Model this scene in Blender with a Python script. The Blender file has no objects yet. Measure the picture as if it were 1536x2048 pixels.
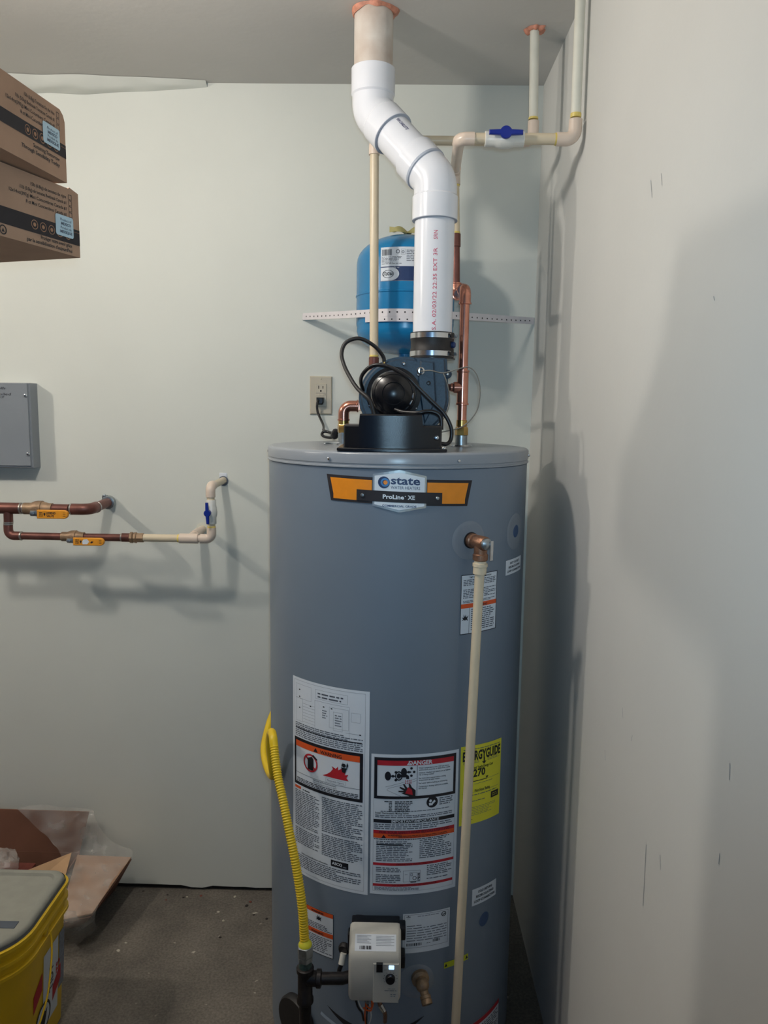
import bpy, bmesh, math, random
from math import sin, cos, pi, radians, sqrt, atan2
from mathutils import Vector, Matrix, noise
from mathutils.geometry import tessellate_polygon

random.seed(7)
S = bpy.context.scene
COL = S.collection

# ------------------------------------------------------------------ camera
F_PX, YAW, PITCH, ROLL = 1545.93, 0.0126, 0.1314, -0.0134
CAM = Vector((-0.3999, -2.296, 1.5391))
fw = Vector((-sin(YAW) * cos(PITCH), cos(YAW) * cos(PITCH), -sin(PITCH)))
rt = Vector((cos(YAW), sin(YAW), 0)); dn = fw.cross(rt)
rt, dn = cos(ROLL) * rt + sin(ROLL) * dn, -sin(ROLL) * rt + cos(ROLL) * dn
cd = bpy.data.cameras.new('camera'); co = bpy.data.objects.new('camera', cd); COL.objects.link(co)
m3 = Matrix((rt, -dn, -fw)).transposed()
co.matrix_world = Matrix.Translation(CAM) @ m3.to_4x4()
cd.sensor_fit = 'VERTICAL'; cd.sensor_height = 32.0; cd.lens = F_PX / 2048 * 32.0
cd.clip_start = 0.02; cd.clip_end = 60
S.camera = co

# ------------------------------------------------------------------ world, lights, exposure
w = bpy.data.worlds.new('world'); S.world = w; w.use_nodes = True
bg = w.node_tree.nodes['Background']
bg.inputs[0].default_value = (0.13, 0.42, 1.0, 1); bg.inputs[1].default_value = 0.26
S.view_settings.view_transform = 'Standard'; S.view_settings.look = 'None'
S.view_settings.gamma = 1.0; S.view_settings.use_curve_mapping = False
S.view_settings.exposure = -0.08
LAMPS = [((-1.05, -1.06, 2.29), 21.0, (1.0, 0.945, 0.87)),
         ((-2.47, -1.00, 2.29), 36.0, (1.0, 0.925, 0.82))]
for i, (p, e, c) in enumerate(LAMPS):
    ld = bpy.data.lights.new('lamp_light', 'POINT'); ld.energy = e; ld.color = c; ld.shadow_soft_size = 0.045
    lo = bpy.data.objects.new('lamp_light', ld); lo.location = p; COL.objects.link(lo)

# the phone's own cool LED lamp, beside the lens
fd = bpy.data.lights.new('phone_lamp', 'SPOT'); fd.energy = 25.0; fd.color = (0.50, 0.78, 1.0); fd.shadow_soft_size = 0.012
fd.spot_size = radians(98); fd.spot_blend = 1.0
fo = bpy.data.objects.new('phone_lamp', fd); COL.objects.link(fo)
fo.matrix_world = Matrix.Translation(CAM + rt * 0.012 - dn * 0.03) @ (m3 @ Matrix.Rotation(radians(7), 3, 'X')).to_4x4()

# ------------------------------------------------------------------ materials
def lin(c):
    return tuple((x / 12.92 if x <= 0.04045 else ((x + 0.055) / 1.055) ** 2.4) for x in c)
def rgb(r, g, b): return lin((r / 255, g / 255, b / 255))
MATS = {}
def mat(name, col, rough=0.5, metal=0.0, var=0.0, vscale=20, bump=0.0, bscale=200, spec=0.5, coat=0.0, col2=None, detail=4):
    if name in MATS: return MATS[name]
    m = bpy.data.materials.new(name); m.use_nodes = True
    nt = m.node_tree; b = nt.nodes['Principled BSDF']
    b.inputs['Base Color'].default_value = (*col, 1); b.inputs['Roughness'].default_value = rough
    b.inputs['Metallic'].default_value = metal; b.inputs['Specular IOR Level'].default_value = spec
    b.inputs['Coat Weight'].default_value = coat
    tc = nt.nodes.new('ShaderNodeTexCoord')
    n = nt.nodes.new('ShaderNodeTexNoise'); n.inputs['Scale'].default_value = vscale; n.inputs['Detail'].default_value = detail
    nt.links.new(tc.outputs['Object'], n.inputs['Vector'])
    if var > 0 or col2:
        r = nt.nodes.new('ShaderNodeValToRGB')
        c2 = col2 if col2 else tuple(max(0, x * (1 - var)) for x in col)
        c1 = col if col2 else tuple(min(1, x * (1 + var * 0.6)) for x in col)
        r.color_ramp.elements[0].position = 0.32; r.color_ramp.elements[1].position = 0.68
        r.color_ramp.elements[0].color = (*c2, 1); r.color_ramp.elements[1].color = (*c1, 1)
        nt.links.new(n.outputs['Fac'], r.inputs['Fac']); nt.links.new(r.outputs['Color'], b.inputs['Base Color'])
    if bump > 0:
        n2 = nt.nodes.new('ShaderNodeTexNoise'); n2.inputs['Scale'].default_value = bscale; n2.inputs['Detail'].default_value = 3
        nt.links.new(tc.outputs['Object'], n2.inputs['Vector'])
        bp = nt.nodes.new('ShaderNodeBump'); bp.inputs['Strength'].default_value = bump; bp.inputs['Distance'].default_value = 0.002
        nt.links.new(n2.outputs['Fac'], bp.inputs['Height']); nt.links.new(bp.outputs['Normal'], b.inputs['Normal'])
    MATS[name] = m
    return m

WALL = mat('wall_paint', rgb(214, 216, 208), 0.6, var=0.03, vscale=3, bump=0.12, bscale=60)
WALLR = mat('wall_paint_right', rgb(212, 212, 208), 0.6, var=0.03, vscale=2.5, bump=0.12, bscale=60)
CEIL = mat('ceiling_paint', rgb(202, 199, 194), 0.7, var=0.05, vscale=2.2, bump=0.35, bscale=35)
GAPSHADE = mat('gap_shade', rgb(40, 34, 30), 0.8, var=0.3, vscale=30)
JACKET = mat('grey_enamel', rgb(114, 126, 140), 0.33, var=0.025, vscale=6, bump=0.03, bscale=500)
LIDM = mat('grey_enamel_lid', rgb(140, 146, 154), 0.28, var=0.02, vscale=6)
PVC = mat('white_pvc', rgb(228, 230, 236), 0.22, var=0.02, vscale=15)
PVCOLD = mat('aged_pvc', rgb(218, 210, 200), 0.5, var=0.08, vscale=14, bump=0.1, bscale=60, col2=rgb(190, 172, 158))
PVCEDGE = mat('pvc_cut_edge', rgb(168, 176, 190), 0.5, var=0.1, vscale=40)
CPVC = mat('cream_cpvc', rgb(216, 200, 172), 0.32, var=0.05, vscale=18)
CPVCP = mat('painted_cpvc', rgb(222, 220, 206), 0.45, var=0.06, vscale=25, bump=0.1, bscale=80)
CPVCF = mat('cream_fitting', rgb(222, 203, 186), 0.28, var=0.04, vscale=25)
PRIMER = mat('yellow_glue', rgb(228, 204, 112), 0.35, var=0.15, vscale=60)
WHITEPL = mat('white_plastic', rgb(222, 220, 212), 0.3, var=0.03, vscale=30)
BLUEPL = mat('blue_handle', rgb(22, 45, 140), 0.3, var=0.1, vscale=30)
COPPER = mat('bright_copper', rgb(204, 142, 122), 0.22, metal=0.85, var=0.15, vscale=30)
COPPEROLD = mat('dull_copper', rgb(118, 76, 68), 0.42, metal=0.55, var=0.35, vscale=22, bump=0.1, bscale=120)
SOLDER = mat('solder', rgb(176, 172, 166), 0.35, metal=0.8, var=0.2, vscale=80)
BRASS = mat('brass', rgb(196, 160, 96), 0.28, metal=0.9, var=0.15, vscale=40)
BRONZE = mat('cast_bronze', rgb(150, 112, 90), 0.42, metal=0.75, var=0.25, vscale=60, bump=0.25, bscale=260)
BRASSOLD = mat('dull_brass', rgb(156, 130, 104), 0.5, metal=0.5, var=0.3, vscale=50, bump=0.25, bscale=250)
STEEL = mat('bright_steel', rgb(205, 208, 212), 0.2, metal=1.0, var=0.1, vscale=50)
ZINC = mat('zinc', rgb(165, 172, 176), 0.35, metal=0.9, var=0.25, vscale=80)
IRON = mat('black_iron', rgb(46, 42, 42), 0.42, metal=0.5, var=0.35, vscale=60, bump=0.2, bscale=200)
BLACKPL = mat('black_plastic', rgb(18, 19, 24), 0.28, var=0.2, vscale=60)
BLACKSAT = mat('black_powdercoat', rgb(15, 18, 25), 0.22, var=0.3, vscale=300, bump=0.12, bscale=900)
HOUSING = mat('blower_housing', rgb(38, 60, 80), 0.36, var=0.25, vscale=250, bump=0.25, bscale=800)
RUBBER = mat('black_rubber', rgb(26, 24, 26), 0.5, var=0.2, vscale=60)
BLACKWIRE = mat('black_wire', rgb(20, 20, 24), 0.35, var=0.15, vscale=60)
GREYWIRE = mat('grey_wire', rgb(120, 118, 112), 0.45, var=0.1, vscale=60)
BLUETANK = mat('blue_tank', rgb(28, 124, 178), 0.24, var=0.06, vscale=8)
STRAPM = mat('white_strap', rgb(224, 218, 220), 0.4, var=0.05, vscale=30)
HOLE = mat('dark_hole', rgb(30, 28, 32), 0.8, var=0.2, vscale=60)
PAPERY = mat('yellow_paper', rgb(170, 162, 108), 0.7, var=0.15, vscale=40)
ALMOND = mat('almond_plastic', rgb(190, 180, 160), 0.35, var=0.03, vscale=30)
PANELM = mat('panel_grey', rgb(132, 138, 144), 0.42, var=0.04, vscale=8, bump=0.06, bscale=150)
CAULK = mat('orange_firestop', rgb(208, 140, 114), 0.6, var=0.3, vscale=60, bump=0.6, bscale=120)
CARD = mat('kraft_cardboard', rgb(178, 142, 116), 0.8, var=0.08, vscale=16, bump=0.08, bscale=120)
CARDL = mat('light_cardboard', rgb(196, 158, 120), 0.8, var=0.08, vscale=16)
CARDD = mat('cardboard_inside_shade', rgb(124, 84, 66), 0.85, var=0.1, vscale=10)  # dark card, also used to colour in the shade under the flap
YELLOWB = mat('yellow_bucket_plastic', rgb(226, 186, 34), 0.38, var=0.06, vscale=14)
LIDG = mat('grey_lid_plastic', rgb(148, 148, 138), 0.5, var=0.08, vscale=30, bump=0.12, bscale=200)
LIDD = mat('grey_lid_rim', rgb(84, 92, 104), 0.5, var=0.1, vscale=30)
CSST = mat('yellow_gas_tube', rgb(226, 190, 30), 0.4, var=0.08, vscale=25)
VALVEG = mat('light_grey_plastic', rgb(190, 188, 180), 0.5, var=0.05, vscale=20, bump=0.1, bscale=300)
P_WHITE = mat('label_white', rgb(214, 220, 228), 0.55, var=0.02, vscale=20)
P_BLACK = mat('ink_black', rgb(22, 24, 34), 0.5, var=0.1, vscale=60)
P_GREY = mat('ink_grey', rgb(92, 98, 110), 0.55, var=0.25, vscale=120)
P_LGREY = mat('ink_pale_grey', rgb(128, 134, 146), 0.55, var=0.2, vscale=120)
P_RED = mat('ink_red', rgb(186, 34, 48), 0.5, var=0.1, vscale=60)
P_ORANGE = mat('ink_orange', rgb(224, 88, 38), 0.5, var=0.08, vscale=60)
P_BORANGE = mat('badge_orange', rgb(236, 142, 32), 0.4, var=0.05, vscale=60)
P_BDARK = mat('badge_dark', rgb(34, 29, 34), 0.6, var=0.1, vscale=60)
P_BWHITE = mat('badge_white', rgb(222, 230, 238), 0.3, var=0.02, vscale=60)
P_BSILVER = mat('badge_silver', rgb(196, 200, 198), 0.22, metal=0.6, var=0.05, vscale=60)
P_NAVY = mat('ink_navy', rgb(28, 52, 98), 0.4, var=0.08, vscale=60)
P_BLUE = mat('ink_blue', rgb(70, 130, 190), 0.4, var=0.08, vscale=60)
P_YELLOW = mat('label_yellow', rgb(228, 220, 60), 0.55, var=0.04, vscale=20)
P_PINK = mat('ink_pink_red', rgb(206, 70, 100), 0.5, var=0.15, vscale=120)
P_PURPLE = mat('ink_purple', rgb(70, 66, 110), 0.5, var=0.15, vscale=120)
P_SKY = mat('sticker_pale_blue', rgb(190, 214, 224), 0.5, var=0.03, vscale=30)
P_TAN = mat('icon_tan', rgb(176, 132, 100), 0.7, var=0.1, vscale=60)
BLUECAP = mat('blue_port_cap', rgb(58, 82, 118), 0.45, var=0.08, vscale=60)
FOAMRING = mat('grey_port_ring', rgb(126, 134, 144), 0.5, var=0.04, vscale=30)
ORANGEH = mat('orange_vinyl', rgb(226, 150, 40), 0.4, var=0.1, vscale=60)
LEAF = mat('yellow_green_tag', rgb(200, 206, 40), 0.45, var=0.08, vscale=60)
DARKGRIT = mat('dark_grit', rgb(48, 42, 40), 0.8, var=0.3, vscale=100)
PALEGRIT = mat('pale_chip', rgb(186, 180, 160), 0.8, var=0.2, vscale=100)
REDGRIT = mat('red_chip', rgb(120, 62, 52), 0.8, var=0.2, vscale=100)
ORANGEW = mat('orange_wire', rgb(220, 92, 30), 0.45, var=0.1, vscale=60)
WHITEW = mat('white_wire', rgb(205, 205, 200), 0.45, var=0.1, vscale=60)
SHELFM = mat('shelf_wood', rgb(170, 140, 104), 0.6, var=0.2, vscale=12)

def emis(name, col, st):
    m = bpy.data.materials.new(name); m.use_nodes = True; b = m.node_tree.nodes['Principled BSDF']
    b.inputs['Base Color'].default_value = (*col, 1); b.inputs['Emission Color'].default_value = (*col, 1)
    b.inputs['Emission Strength'].default_value = st; return m
LEDM = emis('blue_led', (0.35, 0.6, 1.0), 2.2)
BULBM = emis('warm_bulb', (1.0, 0.85, 0.65), 6.0)

def concrete():
    m = bpy.data.materials.new('concrete_floor'); m.use_nodes = True; nt = m.node_tree; b = nt.nodes['Principled BSDF']
    b.inputs['Roughness'].default_value = 0.75
    tc = nt.nodes.new('ShaderNodeTexCoord')
    def nz(s, d, r=0.6):
        n = nt.nodes.new('ShaderNodeTexNoise'); n.inputs['Scale'].default_value = s; n.inputs['Detail'].default_value = d
        n.inputs['Roughness'].default_value = r; nt.links.new(tc.outputs['Object'], n.inputs['Vector']); return n
    def ramp(src, p0, c0, p1, c1):
        r = nt.nodes.new('ShaderNodeValToRGB'); e = r.color_ramp.elements
        e[0].position, e[1].position = p0, p1; e[0].color = (*c0, 1); e[1].color = (*c1, 1)
        nt.links.new(src, r.inputs['Fac']); return r
    a = ramp(nz(5, 8).outputs['Fac'], 0.3, rgb(92, 87, 81), 0.7, rgb(130, 123, 113))
    g = ramp(nz(150, 3).outputs['Fac'], 0.35, (0.62,) * 3, 0.65, (1.15,) * 3)
    mx = nt.nodes.new('ShaderNodeMix'); mx.data_type = 'RGBA'; mx.blend_type = 'MULTIPLY'; mx.inputs[0].default_value = 0.8
    nt.links.new(a.outputs['Color'], mx.inputs[6]); nt.links.new(g.outputs['Color'], mx.inputs[7])
    sp = ramp(nz(34, 2, 0.4).outputs['Fac'], 0.73, (0, 0, 0), 0.78, (1, 1, 1))
    mx2 = nt.nodes.new('ShaderNodeMix'); mx2.data_type = 'RGBA'; mx2.blend_type = 'MIX'
    nt.links.new(sp.outputs['Color'], mx2.inputs[0]); nt.links.new(mx.outputs[2], mx2.inputs[6]); mx2.inputs[7].default_value = (*rgb(190, 184, 168), 1)
    nt.links.new(mx2.outputs[2], b.inputs['Base Color'])
    bp = nt.nodes.new('ShaderNodeBump'); bp.inputs['Strength'].default_value = 0.4; bp.inputs['Distance'].default_value = 0.002
    nt.links.new(nz(90, 4).outputs['Fac'], bp.inputs['Height']); nt.links.new(bp.outputs['Normal'], b.inputs['Normal'])
    return m
CONC = concrete()
def film():
    m = bpy.data.materials.new('clear_plastic_film'); m.use_nodes = True; nt = m.node_tree; b = nt.nodes['Principled BSDF']
    b.inputs['Base Color'].default_value = (*rgb(226, 222, 216), 1); b.inputs['Roughness'].default_value = 0.22
    tc = nt.nodes.new('ShaderNodeTexCoord'); n = nt.nodes.new('ShaderNodeTexNoise'); n.inputs['Scale'].default_value = 14; n.inputs['Detail'].default_value = 5
    nt.links.new(tc.outputs['Object'], n.inputs['Vector'])
    r = nt.nodes.new('ShaderNodeMapRange'); r.inputs[1].default_value = 0.35; r.inputs[2].default_value = 0.75
    r.inputs[3].default_value = 0.12; r.inputs[4].default_value = 0.45
    nt.links.new(n.outputs['Fac'], r.inputs[0]); nt.links.new(r.outputs[0], b.inputs['Alpha'])
    return m
FILM = film()

# ------------------------------------------------------------------ mesh helpers
class MB:
    def __init__(s): s.v = []; s.f = []
    def add(s, vs, fs):
        o = len(s.v); s.v += [tuple(x) for x in vs]; s.f += [tuple(i + o for i in f) for f in fs]; return s
    def box(s, a, b, ch=0.0):
        x0, y0, z0 = [min(p, q) for p, q in zip(a, b)]; x1, y1, z1 = [max(p, q) for p, q in zip(a, b)]
        if ch <= 0:
            vs = [(x, y, z) for x in (x0, x1) for y in (y0, y1) for z in (z0, z1)]
            return s.add(vs, [(0, 1, 3, 2), (4, 6, 7, 5), (0, 4, 5, 1), (2, 3, 7, 6), (0, 2, 6, 4), (1, 5, 7, 3)])
        bm = bmesh.new(); bmesh.ops.create_cube(bm, size=1)
        for v in bm.verts:
            v.co = Vector(((x0 + x1) / 2 + v.co.x * (x1 - x0), (y0 + y1) / 2 + v.co.y * (y1 - y0), (z0 + z1) / 2 + v.co.z * (z1 - z0)))
        bmesh.ops.bevel(bm, geom=bm.edges[:], offset=ch, segments=2, affect='EDGES', profile=0.5)
        bm.verts.index_update(); s.add([v.co.copy() for v in bm.verts], [[v.index for v in f.verts] for f in bm.faces]); bm.free(); return s
    def tube(s, pts, r, n=16, caps=True):
        pts = [Vector(p) for p in pts]; k = len(pts); rs = r if isinstance(r, (list, tuple)) else [r] * k
        tg = []
        for i in range(k):
            a = pts[max(0, i - 1)]; b = pts[min(k - 1, i + 1)]; t = (b - a)
            tg.append(t.normalized() if t.length > 1e-9 else (tg[-1] if tg else Vector((0, 0, 1))))
        up = Vector((0, 0, 1)) if abs(tg[0].z) < 0.9 else Vector((0, -1, 0))
        nx = tg[0].cross(up).normalized(); vs = []; fs = []
        for i in range(k):
            nx = (nx - tg[i] * nx.dot(tg[i])).normalized(); ny = tg[i].cross(nx)
            for j in range(n):
                a = 2 * pi * j / n; vs.append(pts[i] + rs[i] * (cos(a) * nx + sin(a) * ny))
        for i in range(k - 1):
            for j in range(n):
                fs.append((i * n + j, i * n + (j + 1) % n, (i + 1) * n + (j + 1) % n, (i + 1) * n + j))
        if caps: fs += [tuple(range(n))[::-1], tuple(range((k - 1) * n, k * n))]
        return s.add(vs, fs)
    def lathe(s, prof, c, axis=(0, 0, 1), n=32, caps=True, a0=0, a1=2 * pi):
        # prof: list of (radius, height along axis)
        ax = Vector(axis).normalized(); u = ax.orthogonal().normalized(); v = ax.cross(u); c = Vector(c)
        full = abs(a1 - a0 - 2 * pi) < 1e-6; m = n if full else n + 1; vs = []; fs = []
        for r, h in prof:
            for j in range(m):
                a = a0 + (a1 - a0) * j / n; vs.append(c + ax * h + r * (cos(a) * u + sin(a) * v))
        for i in range(len(prof) - 1):
            for j in range(n):
                jj = (j + 1) % m; fs.append((i * m + j, i * m + jj, (i + 1) * m + jj, (i + 1) * m + j))
        if caps and full: fs += [tuple(range(m))[::-1], tuple(range((len(prof) - 1) * m, len(prof) * m))]
        return s.add(vs, fs)
    def prism(s, poly, fn, d0, d1, ch=0.0):
        # poly: 2D outline (ccw), fn(a,b,d) -> 3D; extruded d0 (front) to d1 (back); chamfer at front
        n = len(poly); fr = poly
        if ch > 0:
            fr = []
            for i in range(n):
                p0, p1, p2 = Vector(poly[i - 1]), Vector(poly[i]), Vector(poly[(i + 1) % n])
                e1 = (p1 - p0).normalized(); e2 = (p2 - p1).normalized()
                n1 = Vector((-e1.y, e1.x)); n2 = Vector((-e2.y, e2.x)); b = n1 + n2
                b = b / max(0.3, b.length_squared / 2) if b.length > 1e-6 else n1
                fr.append(tuple(p1 + b * ch))
        sg = 1 if d1 > d0 else -1
        rings = [[fn(a, b, d0) for a, b in fr]]
        if ch > 0: rings.append([fn(a, b, d0 + sg * ch) for a, b in poly])
        rings.append([fn(a, b, d1) for a, b in poly])
        vs = [p for r in rings for p in r]; fs = []
        for k in range(len(rings) - 1):
            for i in range(n): fs.append((k * n + i, k * n + (i + 1) % n, (k + 1) * n + (i + 1) % n, (k + 1) * n + i))
        fs.append(tuple(range(n))[::-1]); fs.append(tuple(range((len(rings) - 1) * n, len(rings) * n)))
        return s.add(vs, fs)
    def ball(s, c, r, n=16, sq=(1, 1, 1)):
        prof = [(max(1e-5, sin(pi * i / (n // 2))) , -cos(pi * i / (n // 2))) for i in range(n // 2 + 1)]
        c = Vector(c); vs = []; fs = []
        for rr, h in prof:
            for j in range(n): vs.append(c + Vector((r * rr * cos(2 * pi * j / n) * sq[0], r * rr * sin(2 * pi * j / n) * sq[1], r * h * sq[2])))
        for i in range(len(prof) - 1):
            for j in range(n): fs.append((i * n + j, i * n + (j + 1) % n, (i + 1) * n + (j + 1) % n, (i + 1) * n + j))
        return s.add(vs, fs)
    def xf(s, M): s.v = [tuple(M @ Vector(v)) for v in s.v]; return s
    def build(s, name, material, parent=None, ang=38, smooth=True):
        me = bpy.data.meshes.new(name); me.from_pydata(s.v, [], s.f)
        bm = bmesh.new(); bm.from_mesh(me); bmesh.ops.recalc_face_normals(bm, faces=bm.faces[:]); bm.to_mesh(me); bm.free()
        if smooth:
            me.shade_smooth(); me.set_sharp_from_angle(angle=radians(ang))
        me.materials.append(material)
        o = bpy.data.objects.new(name, me); COL.objects.link(o)
        if parent: o.parent = parent; o.matrix_parent_inverse = parent.matrix_basis.inverted()
        return o
def tag(o, label, cat, group=None):
    o['label'] = label; o['category'] = cat
    if group: o['group'] = group
    return o
def thing(name, label, cat, loc=(0, 0, 0), group=None):
    o = bpy.data.objects.new(name, None); o.location = loc; o.empty_display_size = 0.05; COL.objects.link(o)
    return tag(o, label, cat, group)
def struct(o): o['kind'] = 'structure'; return o
def bend(pts, rad, n=8):
    # polyline with rounded corners
    pts = [Vector(p) for p in pts]; out = [pts[0]]
    for i in range(1, len(pts) - 1):
        a, b, c = pts[i - 1], pts[i], pts[i + 1]; d1 = (a - b).normalized(); d2 = (c - b).normalized()
        th = d1.angle(d2); t = min(rad / math.tan(th / 2), (a - b).length * 0.49, (c - b).length * 0.49); r = t * math.tan(th / 2)
        p, q = b + d1 * t, b + d2 * t; ctr = b + (d1 + d2).normalized() * (r / sin(th / 2))
        u, v = p - ctr, q - ctr; om = u.angle(v)
        for k in range(n + 1):
            f = k / n; out.append(ctr + (sin((1 - f) * om) * u + sin(f * om) * v) / sin(om))
    out.append(pts[-1]); return out
def spline(pts, n=8):
    pts = [Vector(p) for p in pts]; P = [pts[0] * 2 - pts[1]] + pts + [pts[-1] * 2 - pts[-2]]; out = []
    for i in range(1, len(P) - 2):
        a, b, c, d = P[i - 1:i + 3]
        for k in range(n):
            t = k / n; out.append(0.5 * ((2 * b) + (c - a) * t + (2 * a - 5 * b + 4 * c - d) * t * t + (3 * b - a - 3 * c + d) * t ** 3))
    out.append(pts[-1]); return out
def resample(pts, step):
    out = [pts[0]]; acc = 0
    for a, b in zip(pts, pts[1:]):
        L = (b - a).length; p = 0
        while acc + L - p >= step:
            p += step - acc; acc = 0; out.append(a.lerp(b, p / L))
        acc += L - p
    return out

# ------------------------------------------------------------------ flat print (lettering and shapes) laid on a surface
FC = {}
def glyphs(body, bold=0.0, shear=0.0):
    k = (body, bold, shear)
    if k not in FC:
        cu = bpy.data.curves.new('t', 'FONT'); cu.body = body; cu.size = 1.0; cu.offset = bold; cu.shear = shear; cu.resolution_u = 2
        ob = bpy.data.objects.new('t', cu); me = ob.to_mesh()
        vs = [(v.co.x, v.co.y) for v in me.vertices]; fs = [tuple(p.vertices) for p in me.polygons]
        ob.to_mesh_clear(); bpy.data.objects.remove(ob); bpy.data.curves.remove(cu)
        FC[k] = (vs, fs)
    return FC[k]
class Print:
    """shapes in a label's own flat coordinates (u right, v up, metres), placed by fn(u, v, lift)"""
    def __init__(s, fn, step=0.006): s.fn = fn; s.mb = {}; s.step = step
    def m(s, material): return s.mb.setdefault(material.name, (material, MB()))[1]
    def quad(s, mt, a, b, c, d, lift):
        L = max((Vector(b) - Vector(a)).length, (Vector(c) - Vector(d)).length); n = max(1, int(L / s.step)); vs = []; fs = []
        a, b, c, d = map(Vector, (a, b, c, d))
        for i in range(n + 1):
            t = i / n; p = a.lerp(b, t); q = d.lerp(c, t); vs += [s.fn(p.x, p.y, lift), s.fn(q.x, q.y, lift)]
        for i in range(n): fs.append((2 * i, 2 * i + 2, 2 * i + 3, 2 * i + 1))
        s.m(mt).add(vs, fs)
    def rect(s, mt, u0, v0, u1, v1, lift=0.0004): s.quad(mt, (u0, v0), (u1, v0), (u1, v1), (u0, v1), lift)
    def frame(s, mt, u0, v0, u1, v1, t, lift=0.0004):
        s.rect(mt, u0, v0, u1, v0 + t, lift); s.rect(mt, u0, v1 - t, u1, v1, lift)
        s.rect(mt, u0, v0 + t, u0 + t, v1 - t, lift); s.rect(mt, u1 - t, v0 + t, u1, v1 - t, lift)
    def poly(s, mt, pts, lift=0.0004):
        tr = [[Vector(pts[i]) for i in t] for t in tessellate_polygon([[Vector((a, b, 0)) for a, b in pts]])]; out = []
        lim = s.step * 1.3
        while tr:
            a, b, c = tr.pop(); L = [(b - c).length, (c - a).length, (a - b).length]; k = L.index(max(L))
            if L[k] <= lim or len(out) > 4000: out.append((a, b, c)); continue
            if k == 0: a, b, c = a, b, c
            elif k == 1: a, b, c = b, c, a
            else: a, b, c = c, a, b
            m = (b + c) / 2; tr += [[a, b, m], [a, m, c]]
        vs = []; fs = []
        for t in out: fs.append((len(vs), len(vs) + 1, len(vs) + 2)); vs += [s.fn(q.x, q.y, lift) for q in t]
        s.m(mt).add(vs, fs)
    def ring(s, mt, cu, cv, r0, r1, lift=0.0004, n=24, sq=1.0):
        vs = []; fs = []
        for i in range(n):
            a = 2 * pi * i / n; vs += [s.fn(cu + r0 * cos(a) * sq, cv + r0 * sin(a), lift), s.fn(cu + r1 * cos(a) * sq, cv + r1 * sin(a), lift)]
        for i in range(n): j = (i + 1) % n; fs.append((2 * i, 2 * i + 1, 2 * j + 1, 2 * j))
        s.m(mt).add(vs, fs)
    def disc(s, mt, cu, cv, r, lift=0.0004, n=20, sq=1.0): s.poly(mt, [(cu + r * cos(2 * pi * i / n) * sq, cv + r * sin(2 * pi * i / n)) for i in range(n)], lift)
    def text(s, mt, body, u, v, size, align='L', lift=0.0005, bold=0.0, rot=0.0, sx=1.0, shear=0.0, width=None):
        vs, fs = glyphs(body, bold, shear)
        if not vs: return
        x0, x1 = min(p[0] for p in vs), max(p[0] for p in vs); W = (x1 - x0) * size * sx
        if width: sx *= width / W; W = width
        off = {'L': 0, 'C': -W / 2, 'R': -W}[align]; c, sn = cos(rot), sin(rot); out = []
        for x, y in vs:
            a = (x - x0) * size * sx + off; b = y * size; out.append(s.fn(u + a * c - b * sn, v + a * sn + b * c, lift))
        s.m(mt).add(out, fs)
    def lines(s, mt, u0, v0, u1, v1, n, t=0.45, lift=0.0004, ragged=0.25, head=False):
        """rows of tiny word-like dashes between v1 (top) and v0"""
        h = (v1 - v0) / n
        for i in range(n):
            v = v1 - (i + 0.5) * h; u = u0; end = u1 - (random.random() * ragged * (u1 - u0) if random.random() < 0.45 else 0)
            if random.random() < 0.06 and n > 6: continue
            while u < end - h * 0.4:
                wd = min(end - u, h * random.uniform(0.8, 3.6)); s.rect(mt, u, v - h * t / 2, u + wd, v + h * t / 2, lift); u += wd + h * 0.45
    def bars(s, mt, u0, v0, u1, v1, n=24, lift=0.0004):
        u = u0; k = (u1 - u0) / n
        while u < u1:
            wd = k * random.choice((0.4, 0.6, 1.0, 1.4)); s.rect(mt, u, v0, min(u1, u + wd), v1, lift); u += wd + k * random.choice((0.4, 0.6, 1.0))
    def build(s, parent, base='print'):
        for nme, (mt, mb) in s.mb.items():
            me = bpy.data.meshes.new(base); me.from_pydata(mb.v, [], mb.f); me.materials.append(mt)
            o = bpy.data.objects.new(base, me); COL.objects.link(o); o.parent = parent
            o.matrix_parent_inverse = parent.matrix_basis.inverted(); o['kind'] = 'stuff'

# ================================================================== SETTING
CH = 2.44
RX0, RY0 = -5.5, -6.5
mb = MB().box((RX0 - 0.1, RY0, -0.08), (0.12, 0.14, 0)); fl = struct(mb.build('floor', CONC, smooth=False))
mb = MB().box((RX0 - 0.1, RY0, CH), (0.12, 0.14, CH + 0.1)); ce = struct(mb.build('ceiling', CEIL, smooth=False))
mb = MB().box((0, RY0, 0), (0.1, 0.14, CH)); wr = struct(mb.build('wall_right', WALLR, smooth=False))
mb = MB().box((RX0 - 0.1, RY0, 0), (RX0, 0.14, CH)); wl = struct(mb.build('wall_left', WALL, smooth=False))
# back wall: drywall that stops ragged just short of the slab
mb = MB(); vs = []; fs = []; N = 160
for i in range(N + 1):
    x = RX0 + (-RX0) * i / N; 
    zb = 0.020 - 0.009 * (x + 1.3) / 0.75 if x > -1.3 else 0.02
    zb = max(0.006, zb) + 0.004 * noise.noise((x * 14, 3, 0)) + 0.002 * noise.noise((x * 60, 7, 0))
    if -1.05 < x < -0.985: zb -= 0.007
    zb = max(0.002, zb)
    vs += [(x, 0, zb), (x, 0, CH), (x, 0.014, zb), (x, 0.014, CH)]
for i in range(N):
    a = 4 * i; b = a + 4; fs += [(a, b, b + 1, a + 1), (a + 2, a + 3, b + 3, b + 2), (a, a + 2, b + 2, b)]
wb = struct(mb.add(vs, fs).build('wall_back', WALL, smooth=False))
MB().box((RX0, 0.014, 0), (0, 0.14, CH)).build('dark_backing', GAPSHADE, wb, smooth=False)  # dark board added behind the wall; its colour stands for the gap's shade
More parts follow.
